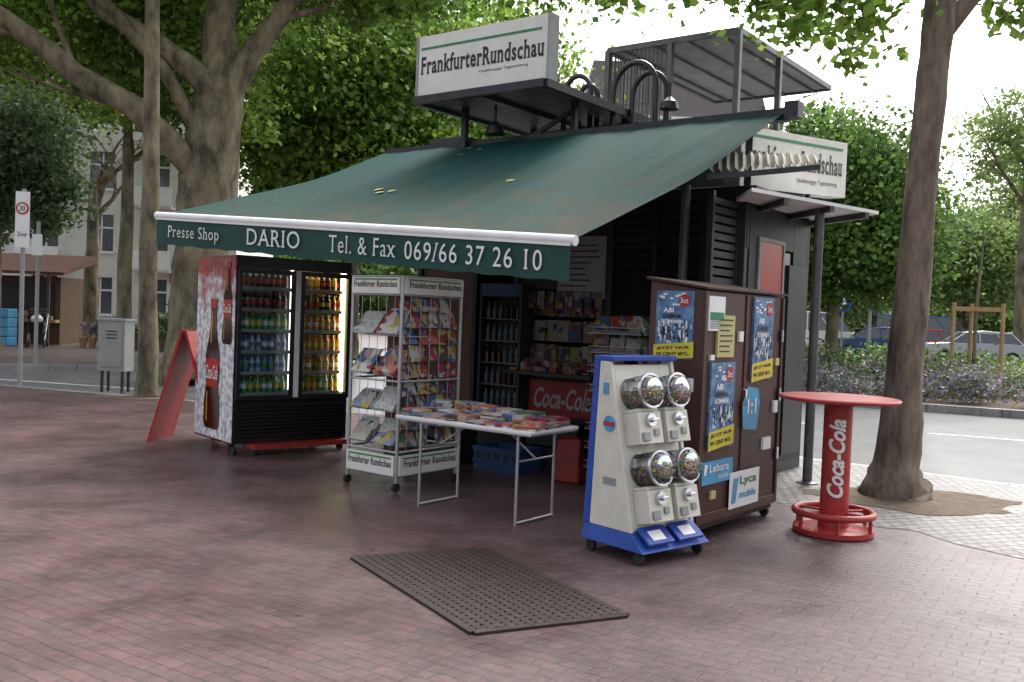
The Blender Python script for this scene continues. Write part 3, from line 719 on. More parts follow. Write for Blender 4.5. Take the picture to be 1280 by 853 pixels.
# ---------------------------------------------------------------- gumball machine (side panel + dispensers facing right-front)
Cm=frame('gumball_machine',.83,6.33,40); WD=.66
g=MB()
g.hexa([(-.02,-.16,.09),(WD+.02,-.16,.09),(WD,.44,.09),(-.02,.44,.09)],[(.0,-.03,.2),(WD,-.03,.2),(WD,.42,.2),(.0,.42,.2)],0)
for x in (.04,.35): g.hexa([(x,-.155,.13),(x+.26,-.155,.13),(x+.26,-.04,.22),(x,-.04,.22)],[(x,-.165,.15),(x+.26,-.165,.15),(x+.26,-.045,.24),(x,-.045,.24)],0); g.hexa([(x+.06,-.146,.163),(x+.19,-.146,.163),(x+.19,-.08,.213),(x+.06,-.08,.213)],[(x+.06,-.149,.17),(x+.19,-.149,.17),(x+.19,-.083,.22),(x+.06,-.083,.22)],1)
# blue rear edge of both side panels + top cap
for x in (-.004,WD-.036):
    g.hexa([(x,.37,.201),(x+.04,.37,.201),(x+.04,.43,.201),(x,.43,.201)],[(x,.325,1.37),(x+.04,.325,1.37),(x+.04,.375,1.37),(x,.375,1.37)],0)
g.box(-.006,.20,1.352,WD+.006,.38,1.385,0)
g.obj('blue_base',['blue','white'],Cm,bevel=.012)
g=MB()
for x in (.0,WD-.03):
    g.hexa([(x,-.03,.202),(x+.03,-.03,.202),(x+.03,.369,.202),(x,.369,.202)],[(x,.23,1.35),(x+.03,.23,1.35),(x+.03,.324,1.35),(x,.324,1.35)],0)
g.obj('side_panels',['cream'],Cm,bevel=.005)
g=MB(); ln=math.atan2(.26,1.13)
LM=Matrix.Translation((.04,-.0,.2))@Matrix.Rotation(-ln,4,'X')
PW=WD-.08
g.M=LM
g.box(0,-.02,0,PW,.03,1.15,0)
g.obj('front_panel',['cream','blue'],Cm,bevel=.008)
g=MB(); g.M=LM
for r_ in range(2):
    zb=.13+r_*.53
    for c_ in range(2):
        x=.02+c_*.285
        g.box(x+.01,-.16,zb-.08,x+.245,-.022,zb+.14,0)
        g.box(x+.03,-.18,zb-.06,x+.1,-.162,zb-.0,3)
        g.box(x+.15,-.175,zb-.03,x+.2,-.162,zb+.02,3)
        g.tube([(x+.12,-.161,zb+.08),(x+.12,-.19,zb+.08)],.045,2,16); g.tube([(x+.12,-.19,zb+.08),(x+.12,-.215,zb+.08)],.018,2,10); g.box(x+.09,-.225,zb+.07,x+.15,-.216,zb+.09,2)
        g.box(x+.02,-.15,zb+.142,x+.235,-.022,zb+.165,0)
        g.tube([(x+.127,-.195,zb+.28),(x+.127,-.215,zb+.28)],.122,2,28); g.tube([(x+.127,-.03,zb+.28),(x+.127,-.022,zb+.28)],.118,2,24)
g.obj('dispensers',['cream','blue','chrome','kgrey'],Cm,bevel=.006)
g=MB(); g.M=LM
for r_ in range(2):
    zb=.13+r_*.53
    for c_ in range(2):
        x=.02+c_*.285; g.tube([(x+.127,-.216,zb+.28),(x+.127,-.245,zb+.28),(x+.127,-.265,zb+.28),(x+.127,-.272,zb+.28)],[.108,.095,.06,.02],0,24); g.tube([(x+.127,-.194,zb+.28),(x+.127,-.031,zb+.28)],.115,0,24,cap=False)
g.obj('globes',['glass'],Cm)
g=MB(); g.M=LM
for r_ in range(2):
    zb=.13+r_*.53
    for c_ in range(2):
        x=.147+c_*.285
        for i in range(280):
            t=random.random()*6.28; rr=.1*math.sqrt(random.random()); dx=rr*math.cos(t); dz=rr*math.sin(t)
            if dz>.02+.02*math.sin(i): continue
            r0=.012; y=-.19+random.random()*.14
            g.lathe((x+dx,y if i%2 else -.225,zb+.28+dz-r0),[(.002,0),(r0,r0*.7),(r0,r0*1.3),(.002,2*r0)],0,6)
        g.box(x-.08,-.06,zb+.3,x+.08,-.03,zb+.36,1)
g.obj('sweets',['candy','white'],Cm)
g=MB()
SM=Matrix.Translation((-.001,.33,0))@Matrix.Rotation(R(-90),4,'Z'); g.M=SM
g.tube([(.12,-.001,.92),(.12,-.006,.92)],.055,0,24); g.box(.07,-.009,.905,.17,-.0065,.935,1); g.box(.05,-.005,1.12,.1,-.001,1.2,0); g.box(.08,-.004,.5,.2,-.001,.55,2)
g.obj('stickers',['lblue','redsat','kgrey'],Cm)
g=MB()
for x,y in ((.02,-.09),(.63,-.09),(.04,.38),(.6,.38)): g.tube([(x-.014,y,.042),(x+.014,y,.042)],.042,0,12); g.tube([(x,y,.05),(x,y,.1)],.014,1,6)
g.obj('castors',['tire','chrome'],Cm)

# ---------------------------------------------------------------- brown cabinet
Bc=frame('brown_cabinet',1.41,6.98,51); w,d=1.43,.46
g=MB()
g.hexa([(0,0,.11),(w,0,.11),(w,d,.11),(0,d,.11)],[(0,0,1.88),(w,0,1.88),(w,d,1.95),(0,d,1.95)],0)
g.box(-.01,-.018,.13,.03,-.001,1.87,0); g.box(w-.04,-.018,.13,w,-.001,1.87,0); g.box(.7,-.012,.13,.73,-.001,1.87,0); g.box(.03,-.016,.13,w-.04,-.001,.2,0)
g.hexa([(-.03,-.03,1.885),(w+.03,-.03,1.885),(w+.03,d+.03,1.955),(-.03,d+.03,1.955)],[(-.03,-.03,1.905),(w+.03,-.03,1.905),(w+.03,d+.03,1.98),(-.03,d+.03,1.98)],1)
g.box(.02,.02,.07,w-.02,d-.02,.11,1)
g.obj('carcass',['brown','dbrown'],Bc,bevel=.006)
g=MB()
for x in (.07,w-.07):
    for y in (.06,d-.05): g.tube([(x-.015,y,.04),(x+.015,y,.04)],.04,0,12)
for z in (.5,1.0,1.5): g.box(w-.06,-.03,z,w-.03,-.018,z+.1,1)
g.tube([(.67,-.02,1.0),(.67,-.05,1.0),(.67,-.05,1.12),(.67,-.02,1.12)],.008,1,6)
g.obj('castors_and_handle',['tire','chrome'],Bc)
pm_=['pblue','white','yellow','redsat','blk','lblue','pyel','ltxt','sgreen']
Y=-.0195
def P(x0,z0,x1,z1,mi,k=0): g.box(x0,Y-.002-.003*k,z0,x1,Y-.001-.003*k if k else -.001,z1,mi)
def poster(x0,z0,x1,z1):
    P(x0,z0,x1,z1,0); h=z1-z0;w_=x1-x0
    g.add([(x0-.01,Y-.006,z0-.02),(x1+.01,Y-.006,z0+h*.03),(x1+.01,Y-.006,z0+h*.26),(x0-.01,Y-.006,z0+h*.19)],[(0,1,2,3)],2)
    text(g,'JETZT NUR',(x0+.05*w_,Y-.008,z0+h*.11),(w_*.88,0,h*.04),(0,0,h*.05),4,bold=.03); text(g,'99 CENT MTL.',(x0+.05*w_,Y-.008,z0+h*.03),(w_*.88,0,h*.03),(0,0,h*.05),4,bold=.03)
    cx=x0+w_*.75; cz=z0+h*.86; r=min(w_,h)*.15; g.tube([(cx,Y-.003,cz),(cx,Y-.006,cz)],r,3,20); text(g,'3ct',(cx-r*.7,Y-.0085,cz-r*.4),(r*1.4,0,0),(0,0,r*.8),7)
    text(g,'ABI',(x0+w_*.2,Y-.008,z0+h*.68),(w_*.28,0,0),(0,0,h*.07),1,bold=.03)
    text(g,'DEINE',(x0+w_*.2,Y-.008,z0+h*.60),(w_*.5,0,0),(0,0,h*.055),4,bold=.03)
    text(g,'SOMMER',(x0+w_*.15,Y-.008,z0+h*.52),(w_*.6,0,0),(0,0,h*.055),7,bold=.02)
    for i in range(70):
        a=x0+w_*random.uniform(.03,.93); b=z0+h*random.uniform(.22,.47); P(a,b,a+.018*w_/.5,b+.015+random.random()*.045,random.choice([1,1,4,4,0,7,4]),1)
    for i in range(14):
        a=x0+w_*random.uniform(.03,.85); b=z0+h*random.uniform(.77,.95); P(a,b,a+.1*w_,b+.012,1,0.6)
g=MB()
poster(.12,.69,.52,1.34); poster(.82,1.19,1.2,1.86)
P(.04,1.58,.3,1.84,1); P(.06,1.66,.28,1.72,8,1)
for i in range(5): P(.06,1.6+i*.012,.2,1.604+i*.012,4,1)
P(.2,1.38,.48,1.70,6); 
for i in range(7): P(.23,1.42+i*.04,.23+random.uniform(.15,.22),1.43+i*.04,4,1)
g.poly([(.70,Y-.003,.8),(.95,Y-.003,.78),(1.0,Y-.003,1.0),(.95,Y-.003,1.12),(.76,Y-.003,1.14),(.67,Y-.003,1.0)],5); text(g,'1:1',(.76,Y-.007,.92),(.16,0,0),(0,0,.12),7,bold=.03)
P(.04,.42,.55,.59,5); text(g,'Lebara',(.15,Y-.007,.51),(.32,0,0),(0,0,.06),1,bold=.01); text(g,'mobile',(.3,Y-.007,.45),(.17,0,0),(0,0,.04),1,bold=.0); g.poly([(.06,Y-.007,.5),(.09,Y-.007,.49),(.12,Y-.007,.57),(.07,Y-.007,.58)],1)
P(.5,.18,1.04,.47,1,1); text(g,'Lyca',(.68,Y-.010,.34),(.3,0,0),(0,0,.09),8,bold=.02); text(g,'mobile',(.68,Y-.010,.25),(.3,0,0),(0,0,.06),5,bold=.02); g.poly([(.54,Y-.009,.22),(.61,Y-.009,.22),(.65,Y-.009,.42),(.57,Y-.009,.42)],5)
P(.57,1.5,.64,1.58,1,0); P(.1,1.36,.16,1.4,1,0); P(1.28,.9,1.36,1.0,1,0); P(1.28,1.3,1.35,1.36,6,0); P(.2,.3,.28,.36,6,0); P(1.1,.6,1.25,.7,1,0)
g.obj('posters',pm_,Bc)
g=MB(); g.M=Matrix.Translation((.015,d-.02,0))@Matrix.Rotation(R(-90),4,'Z')
poster(.04,1.36,.36,1.87); P(.08,1.2,.2,1.28,6); P(.3,1.12,.38,1.22,1)
g.obj('side_poster',pm_,Bc)

# ---------------------------------------------------------------- round table
Rt=frame('round_bar_table',2.62,7.5,0)
g=MB()
g.lathe((0,0,1.06),[(.44,0),(.46,.006),(.465,.02),(.455,.03),(.0,.031)],[0,0,0,1],48)
g.lathe((0,0,1.02),[(.12,0),(.3,.039)],0,32)
g.lathe((0,0,.1),[(.112,0),(.11,.3),(.11,.93)],0,32)
ring=[(.3*math.cos(t),.3*math.sin(t),.17) for t in [2*math.pi*k/36 for k in range(37)]]
g.tube(ring,.028,0,8)
g.lathe((0,0,.0),[(.29,0),(.31,.01),(.31,.05),(.27,.06),(.24,.055),(.12,.06),(.115,.1)],0,36)
for k in range(6):
    t=k*math.pi/3+.3; g.tube([(.3*math.cos(t),.3*math.sin(t),.05),(.3*math.cos(t),.3*math.sin(t),.17)],.016,0,6); g.tube([(.1*math.cos(t),.1*math.sin(t),.17),(.3*math.cos(t),.3*math.sin(t),.17)],.012,0,6)
g.obj('table',['redsat','redtop'],Rt)
vs,fs=tmesh('Coca-Cola',.3,.03)
bm=bmesh.new(); bv=[bm.verts.new((a,b,0)) for a,b in vs]
for f in fs:
    try: bm.faces.new([bv[i] for i in f])
    except Exception: pass
for k in range(1,10): bmesh.ops.bisect_plane(bm,geom=bm.verts[:]+bm.edges[:]+bm.faces[:],plane_co=(0,k/10,0),plane_no=(0,1,0))
bm.verts.index_update(); th=math.atan2(-7.5,-2.62)
vv=[]
for v in bm.verts:
    a=th+.575-v.co.y*1.15; z=.3+v.co.x*.62; vv.append((.1145*math.cos(a),.1145*math.sin(a),z))
g=MB(); g.add(vv,[[v.index for v in f.verts] for f in bm.faces],0); bm.free(); g.obj('lettering',['ltxt'],Rt)

# ---------------------------------------------------------------- trees
def branchy(g,start,dirv,length,r,depth,mi=0):
    p=Vector(start);d=Vector(dirv).normalized();pts=[p.copy()];rs=[r];n=5
    for i in range(n):
        d=(d+Vector((random.uniform(-.22,.22),random.uniform(-.22,.22),random.uniform(-.08,.16)))).normalized(); p=p+d*length/n; pts.append(p.copy()); rs.append(r*(1-.75*(i+1)/n))
        if depth>0 and i>=1: branchy(g,p,(d+Vector((random.uniform(-1,1),random.uniform(-1,1),random.uniform(-.3,.6)))).normalized(),length*.55,rs[-1]*.65,depth-1,mi)
    g.tube(pts,rs,mi,7 if r<.08 else 10)
def dense(pts,rs,k=4,j=.03):
    o=[];r=[]
    for i in range(len(pts)-1):
        for q in range(k):
            t=q/k; o.append(tuple(Vector(pts[i]).lerp(Vector(pts[i+1]),t)+Vector((random.uniform(-j,j),random.uniform(-j,j),0)))); r.append((rs[i]*(1-t)+rs[i+1]*t)*random.uniform(.96,1.05))
    o.append(pts[-1]); r.append(rs[-1]); return o,r
BT=frame('plane_tree'); g=MB()
y=20.5
def limb(pts,rs,seg=14,lump=.04,j=.03):
    a,b=dense(pts,rs,4,j); g.tube(a,b,0,seg,lump=lump)
limb([(-6.9,y,-.05),(-6.88,y,.4),(-6.85,y,1.6),(-6.8,y,3.2),(-6.7,y,4.3),(-6.6,y,5.3),(-6.5,y,6.2),(-6.55,y,7.2),(-6.5,y,8.6),(-6.3,y,10.5)],[.85,.66,.56,.55,.6,.55,.5,.36,.30,.18],18)
limb([(-6.7,20.4,4.2),(-7.3,20,4.95),(-8.1,19.8,5.65),(-9.2,19.6,6.25),(-10.2,19.4,7.0),(-11.6,19.2,7.9),(-13,19,9)],[.3,.28,.25,.23,.2,.17,.12],12)
limb([(-6.5,20.3,6.0),(-7.0,20,6.6),(-7.8,19.8,7.1),(-8.7,19.7,7.6),(-9.7,19.6,8.6),(-10.8,19.5,10)],[.28,.24,.2,.18,.15,.1],12)
limb([(-6.4,20.5,6.1),(-5.9,20.5,6.9),(-5.3,20.4,7.7),(-4.7,20.3,8.6),(-4.0,20,10)],[.3,.25,.21,.18,.12],12)
limb([(-6.7,20.4,4.9),(-7.5,19.9,6.5),(-8.6,19.3,7.7),(-9.9,18.9,9.3)],[.18,.14,.11,.07],10)
for s,dv in (((-9.2,19.6,6.25),(-.3,-.2,.8)),((-8.1,19.8,5.65),(-.8,.2,.1)),((-5.3,20.4,7.7),(1,0,.4)),((-10.2,19.4,7),(-.9,0,-.1)),((-7.8,19.8,7.1),(0,-.3,1)),((-4.7,20.3,8.6),(1,.2,.5)),((-6.5,20.5,8),(.5,0,.8))):
    branchy(g,s,dv,2.6,.08,1)
g.obj('trunk',['bark'],BT)
leafmesh('crown',[(-9,23.5,10.6,6.5,3,2.6,30000),(-4,22,11,4.5,3,2.8,20000),(-12.5,21,7.8,2.4,2,1.5,6500),(-3.4,21,8.6,1.4,1.4,.9,2400),(-8.5,19,9.4,2.5,1.5,1.0,4500),(0.8,21,9.7,2.6,1.8,1.4,6000),(-8.5,24,6.8,2.5,1.5,1.5,3500)],'leafb',.16,BT,spread=.16)
def tree(name,x,y,h,r,mt,crowns,size,bark='bark',lean=(0,0),br=6):
    t=frame(name); g=MB()
    pts=[(x+lean[0]*s,y+lean[1]*s,h*s) for s in (0,.03,.2,.5,.8,1)]
    a,b=dense(pts,[r*1.5,r*1.15,r,r*.9,r*.75,r*.5],3,.02); g.tube(a,b,0,12,lump=.05)
    for k in range(br): branchy(g,pts[-2] if k%2 else pts[-1],(random.uniform(-1,1),random.uniform(-1,1),.8),h*.45,r*.4,1)
    g.obj('trunk',[bark],t); leafmesh('crown',crowns,mt,size,t,spread=.17); return t
tree('street_tree',-6.2,16.1,8.8,.15,'leafb',[(-6.2,16.3,9.2,1.8,1.6,1.1,4500)],.14,lean=(-.15,.1),br=3)
tree('street_tree',-10.3,25,6.5,.19,'leafb',[(-10.5,26,9.5,3.5,3,2.8,14000)],.19)
tree('broadleaf_tree',-5.2,30,6,.3,'leafb',[(-5.2,30,8.6,3.6,3,4.2,30000),(-3.2,29,6.2,2,2,2,9000),(-6.8,29,6,1.6,1.8,2,7000)],.19)
tree('broadleaf_tree',-1.2,33,6,.3,'leafb',[(-1.4,33,8.8,3.2,3,3.9,22000),(1.2,33,6.4,2,2,1.8,7000),(2.0,34,4.6,2.5,2,1.5,6000)],.2)
tree('broadleaf_tree',-17,38,6,.3,'leafb',[(-18,38,12.5,7,4,4,26000),(-9,40,13,6,4,4,18000)],.24)
tree('weeping_tree',-15.4,28,5,.2,'leafw',[(-15.4,28,6.0,2.3,2,2.3,14000),(-13.7,27.5,4.6,1.0,1.2,1.4,4500),(-16.2,28,4.2,1.6,1.4,1.2,6500)],.14)
tree('street_tree',9.3,27.5,4,.2,'leafd',[(8.9,27,5.2,2.5,2.3,2.7,28000),(10.6,28,4.4,1.9,2,2.2,12000),(7.6,27.5,3.2,1.3,1.5,1.5,7000)],.155)
tree('broadleaf_tree',24,50,5,.3,'leafl',[(24,50,5.3,4,3,2.9,20000),(17.5,50,4.6,3.5,3,2.8,15000),(29,52,8,4,3,5,14000)],.22)
tree('broadleaf_tree',22.5,42,9,.25,'leafl',[(22.3,42,10.3,2.6,2.5,2.2,5500),(24.5,42,7.5,2.0,2.5,2.6,5500)],.19)
t=frame('distant_trees'); cl=[]
for k in range(34):
    x=-66+k*4.6; yy=66+random.uniform(-5,8); hh=random.uniform(3.2,4.8)
    cl.append((x,yy,hh*.95,3.6,3,hh,3400))
leafmesh('foliage',cl,'leafd',.45,t)
g=MB()
for c in cl: g.tube([(c[0],c[1],0),(c[0],c[1],c[2])],.25,0,6)
g.obj('trunks',['bark2'],t)
NT=frame('pavement_tree'); g=MB()
limb([(3.84,9.3,-.02),(3.84,9.3,.06),(3.85,9.3,.3),(3.87,9.3,.9),(3.9,9.3,1.7),(3.95,9.3,2.9),(4.0,9.32,3.9),(4.07,9.35,4.8),(4.16,9.4,5.8),(4.25,9.5,7)],[.38,.31,.225,.185,.165,.148,.142,.15,.12,.09],20,.035,.008)
g.tube([(4.06,9.35,4.5),(4.4,9.4,4.95),(4.9,9.4,5.25),(5.7,9.5,5.7)],[.10,.09,.07,.05],0,10)
for s,dv in (((4.2,9.4,5.6),(-1,.1,.1)),((4.1,9.4,5.3),(-.9,-.3,.05)),((4.9,9.4,5.25),(.8,.2,.1)),((4.2,9.4,5.8),(-.8,.6,.2))): branchy(g,s,dv,2.4,.05,1)
g.obj('trunk',['bark2'],NT)
leafmesh('crown',[(4.0,9.7,6.9,2.6,2.0,1.1,5000),(2.2,10,5.4,.8,.8,.45,700),(3.2,9.8,5.05,.7,.7,.55,760),(1.4,10.6,5.6,.8,.7,.45,520),(3.45,9.6,4.6,.3,.4,.5,220),(2.7,9.7,4.85,.4,.4,.3,200),(5.2,9.6,5.15,.6,.7,.42,420),(5.0,9.2,4.9,.3,.3,.25,80)],'leafb',.115,NT,sub=20,spread=.32)
cl=[]
for x in np.arange(6,26,.55): cl.append((x,22.3-.42*(x-5)+.9+random.random()*1.0,random.uniform(.25,.5),random.uniform(.3,.8),.5,random.uniform(.25,.6),random.choice([700,1100,500])))
leafmesh('lavender_bed',cl,'lav',.075,None,sub=20,spread=.45)
leafmesh('rose_bushes',[(x,23.6-.42*(x-5)+1.6+random.random()*3,.5,random.uniform(.5,1.2),1.0,random.uniform(.35,.85),1400) for x in np.arange(6,28,.75)],'rose',.1,None,sub=25,spread=.38)
leafmesh('hedge',[(x,31-.1*x,.5,1.3,.8,.5,900) for x in np.arange(7,40,1.6)],'leafd',.14,None,sub=30,spread=.3)
G_=frame('tree_stake_guard',11.4,23.3,-15); g=MB()
for x,y in ((-.55,-.3),(.55,-.3),(0,.5)): g.tube([(x,y,0),(x,y,2.35)],.05,0,8)
z=2.2; g.beam((-.6,-.3,z),(.6,-.3,z),.05,.1,0); g.beam((-.55,-.3,z),(0,.5,z),.05,.1,0); g.beam((.55,-.3,z),(0,.5,z),.05,.1,0)
g.tube([(0,0,0),(.02,0,2.5),(.1,0,4)],[.05,.04,.02],1,8)
g.obj('stakes',['pine','bark'],G_)

# ---------------------------------------------------------------- street furniture left
P_=frame('traffic_sign',-8.85,17.0,8); g=MB()
g.tube([(0,0,0),(0,0,3.55)],.04,0,10); g.box(-.12,-.06,2.5,.12,-.045,3.5,1)
g.tube([(0,-.062,3.2),(0,-.07,3.2)],.11,2,24); g.tube([(0,-.071,3.2),(0,-.075,3.2)],.08,1,24); text(g,'30',(-.05,-.078,3.15),(.1,0,0),(0,0,.1),3); text(g,'Zone',(-.08,-.063,2.7),(.16,0,0),(0,0,.08),3)
g.obj('pole_and_sign',['kgrey','white','red','blk'],P_)
P_=frame('sign_post',-11.3,22.4,0); g=MB(); g.tube([(0,0,0),(0,0,3.4)],.045,0,10); g.box(-.12,-.06,2.6,.12,-.046,3.1,1); g.obj('post',['kgrey','white'],P_)
P_=frame('utility_cabinet',-6.95,16.6,-8); g=MB(); g.box(-.26,-.16,.38,.24,.16,1.26,0); g.box(-.28,-.18,1.26,.26,.18,1.3,0); g.box(-.22,-.17,.45,.2,-.161,1.2,0)
for x in (-.2,.18): g.beam((x,-.1,0),(x,-.1,.38),.04,.04,1); g.beam((x,.1,0),(x,.1,.38),.04,.04,1)
for i in range(3): g.box(-.1,-.175,.95+i*.06,.1,-.1705,.97+i*.06,1)
g.obj('box',['kgrey','dsteel'],P_,bevel=.01)
P_=frame('bollard',-8.9,24.9,0); g=MB(); g.lathe((0,0,0),[(.05,0),(.05,.9),(.03,.95)],0); g.obj('post',['dsteel'],P_)
P_=frame('market_stall',-16.7,32.0,6); g=MB()
g.box(-1.9,0,0,1.3,2.2,2.3,0); g.hexa([(-2.3,-.9,2.35),(1.7,-.9,2.35),(1.7,2.4,2.9),(-2.3,2.4,2.9)],[(-2.3,-.9,2.45),(1.7,-.9,2.45),(1.7,2.4,3.15),(-2.3,2.4,3.15)],1)
g.box(-1.7,-.03,.9,1.1,-.001,2.1,2); g.box(-1.9,-.4,.75,1.3,-.035,.85,3)
for x in (-1.8,1.2): g.beam((x,-.8,0),(x,-.8,2.38),.08,.08,0)
for i in range(12):
    g.box(-1.8+i*.25,-.38,.852,-1.62+i*.25,-.12,.98+random.random()*.2,4)
g.obj('hut',['wood','rroof','dark','pine','mag'],P_)
P_=frame('blue_crates',-16.7,30.4,0); g=MB()
for k in range(4): g.box(-.8,-.3,.01+k*.3,.0,.3,.29+k*.3,0); g.box(.05,-.3,.01+k*.3,.6,.3,.29+k*.3,0)
g.obj('crates',['lblue'],P_,bevel=.02)
P_=frame('flower_tubs',-13.4,31.5,0); g=MB()
for k in range(8): g.lathe((-.9+k*.3,0,0),[(.11,0),(.15,.32),(.13,.33)],0,12)
g.obj('tubs',['pine'],P_); q=leafmesh('blooms',[(0.1,0,.65,1.2,.4,.35,2200)],'lav',.09,P_,sub=30)
P_=frame('flower_display',-11.6,31.0,0); g=MB()
g.box(-.9,-.4,0,.9,.4,.4,0); g.box(-.9,0,.4,.9,.4,.7,0)
g.obj('steps',['wood'],P_); leafmesh('plants',[(0,-.2,.6,1.0,.3,.25,1500),(0,.2,.95,1.0,.3,.3,1500)],'rose',.1,P_,sub=25)
P_=frame('stroller',-15.2,30.2,20); g=MB()
for x,y in ((-.25,-.35),(.25,-.35),(-.27,.35),(.27,.35)): g.tube([(x-.02,y,.13),(x+.02,y,.13)],.13,0,14)
g.hexa([(-.2,-.35,.45),(.2,-.35,.45),(.2,.3,.45),(-.2,.3,.45)],[(-.24,-.45,.8),(.24,-.45,.8),(.24,.3,.95),(-.24,.3,.95)],1)
for x in (-.24,.24): g.tube([(x,-.35,.13),(x,.35,.75),(x,.6,1.05)],.015,2,6); g.tube([(x,.35,.13),(x,-.3,.75)],.015,2,6)
g.tube([(-.24,.6,1.05),(.24,.6,1.05)],.02,2,6)
for k in range(6):
    t=k*.28; g.tube([(-.25,.25-.4*math.sin(t)*.6,.8+.4*math.cos(t)),(.25,.25-.4*math.sin(t)*.6,.8+.4*math.cos(t))],.06,1,8)
g.lathe((0,-.15,.75),[(.02,0),(.16,.06),(.18,.18),(.1,.28),(.01,.31)],3,12)
g.obj('pram',['tire','black','alu','skin'],P_)
P_=frame('bench_planter',-7.9,26,0); g=MB(); g.box(-1.3,-.3,0,1.0,.3,.42); g.box(-1.35,-.35,.42,1.05,.35,.48); g.obj('planter',['wood'],P_); leafmesh('plants',[(0,0,.85,1.3,.3,.42,2500),(.9,0,1.2,.5,.3,.5,900)],'leafb',.11,P_,sub=30)
P_=frame('flower_pot',-5.95,19.0,0); g=MB(); g.lathe((0,0,0),[(.13,0),(.18,.3),(.17,.32)],0,14); g.obj('pot',['lblue'],P_)
def building(name,x,y,w,d,h,st,bays,wall,ang=0,shop=False,roofh=2.5,balc=False):
    P=frame(name,x,y,ang); g=MB(); fh=h/st; bw=w/bays
    g.box(0,.25,0,w,d,h,0)
    for s in range(st):
        z0=s*fh; 
        for b in range(bays+1):
            xa=max(0,b*bw-bw*.27); xb=min(w,b*bw+bw*.27); g.box(xa,0,z0,xb,.247,z0+fh,0)
        for b in range(bays):
            xa=b*bw+bw*.27+.002; xb=(b+1)*bw-bw*.27-.002
            g.box(xa,.0,z0,xb,.245,z0+fh*.28,0); g.box(xa,0,z0+fh*.86,xb,.245,z0+fh,0)
            g.box(xa,.16,z0+fh*.28+.01,xb,.19,z0+fh*.86-.01,1)
            g.box(xa-.08,-.08,z0+fh*.24,xb+.08,-.003,z0+fh*.28,2); g.box((xa+xb)/2-.04,.12,z0+fh*.29,(xa+xb)/2+.04,.15,z0+fh*.85,2)
            g.box(xa,.12,z0+fh*.64,xb,.15,z0+fh*.67,2)
            if balc and s>0 and b%2: g.box(xa-.4,-1.0,z0-.1,xb+.4,-.085,z0+.02,0); g.box(xa-.4,-1.03,z0+.02,xb+.4,-.98,z0+.95,2)
    g.box(-.15,-.2,h+.002,w+.15,.3,h+.3,2)
    g.hexa([(0,0,h+.302),(w,0,h+.302),(w,d,h+.302),(0,d,h+.302)],[(1,2,h+roofh),(w-1,2,h+roofh),(w-1,d-2,h+roofh),(1,d-2,h+roofh)],3)
    g.obj('facade',[wall,'win','white','roof'],P)
    if shop:
        g=MB()
        for x0 in (w-3.2,): g.box(x0,-.12,2.5,x0+2.6,-.09,3.0)
        g.obj('shop_signs',['redsat'],P)
building('apartment_building',-38,46,24,10,12.5,4,9,'wall',4,True,balc=True)
building('sandstone_building',6,92,18,12,21,5,7,'pink',0,roofh=6)
P_=frame('metal_fence',-14,38,0); g=MB()
for k in range(40): g.tube([(k*.14,0,0),(k*.14,0,1.7)],.02,0,5)
g.beam((0,0,1.5),(5.6,0,1.5),.04,.05); g.beam((0,0,.3),(5.6,0,.3),.04,.05)
g.obj('railings',['dsteel'],P_)

# ---------------------------------------------------------------- cars
def car(name,x,y,ang,paint,van=False):
    P=frame(name,x,y,ang,.2); g=MB()
    lo=[(-2.1,.3),(-2.15,.7),(-2.0,.88),(-1.1,.95),(1.0,.98),(1.95,.95),(2.1,.75),(2.08,.3)]
    gh=[(-1.15,.95),(-.45,1.4),(.2,1.47),(1.1,1.42),(1.75,.96)]
    if van: lo=[(-2.3,.35),(-2.35,1.0),(-2.0,1.2),(2.4,1.25),(2.4,.35)]; gh=[(-2.0,1.2),(-1.4,2.1),(2.3,2.15),(2.38,1.25)]
    def ext(pr,w0,w1,mi):
        n=len(pr); zmin=min(p[1] for p in pr); zmax=max(p[1] for p in pr)
        ww=[w0+(w1-w0)*(p[1]-zmin)/(zmax-zmin) for p in pr]
        vs=[(p[0],-w,p[1]) for p,w in zip(pr,ww)]+[(p[0],w,p[1]) for p,w in zip(pr,ww)]
        g.add(vs,[list(range(n)),list(range(n,2*n))[::-1]]+[(i,n+i,n+(i+1)%n,(i+1)%n) for i in range(n)],mi)
    ext(lo,.88,.84,0); ext(gh,.8,.62,1)
    rf=[(gh[1][0]-.05,gh[1][1]),(gh[2][0],gh[2][1]+.03),(gh[-2][0]+.05,gh[-2][1]+.02),(gh[-2][0],gh[-2][1]-.05),(gh[1][0]+.05,gh[1][1]-.05)]
    ext(rf,.66,.64,0)
    for s in (-1,1):
        for xx in (-1.1,.05,.95,1.7): 
            zt=1.42 if not van else 2.1
            g.beam((xx,s*.8,.96 if not van else 1.2),(xx*.75 if xx!=-1.1 else -.45,s*.64,zt),.06,.05,0)
        for wx in (-1.35,1.3): g.tube([(wx,s*.72,.32),(wx,s*.9,.32)],.32,2,20); g.tube([(wx,s*.9,.32),(wx,s*.91,.32)],.2,3,14)
        g.box(-2.16,s*.5-.2,.62,-2.08,s*.5+.2,.78,4); g.box(2.05,s*.6-.15,.68,2.12,s*.6+.15,.85,5)
    g.obj('body',[paint,'win','tire','alu','white','red'],P,bevel=.05)
car('parked_car',19.8,40.5,-12,'silver'); car('parked_car',24,44,170,'silver'); car('parked_car',19.6,45.5,-12,'carred'); car('van',20.6,47.5,170,'vblue',True); car('parked_car',17.0,44,-12,'cardark'); car('van',14.6,47,170,'signw',True)
P_=frame('street_lamp',17,39.5,0); g=MB(); g.tube([(0,0,.1),(0,0,5.5),(.3,0,6),(1.2,0,6.1)],[.09,.06,.05,.04],0,10); g.box(1.1,-.12,6.02,1.8,.12,6.15,0); g.obj('lamp',['kgrey'],P_)
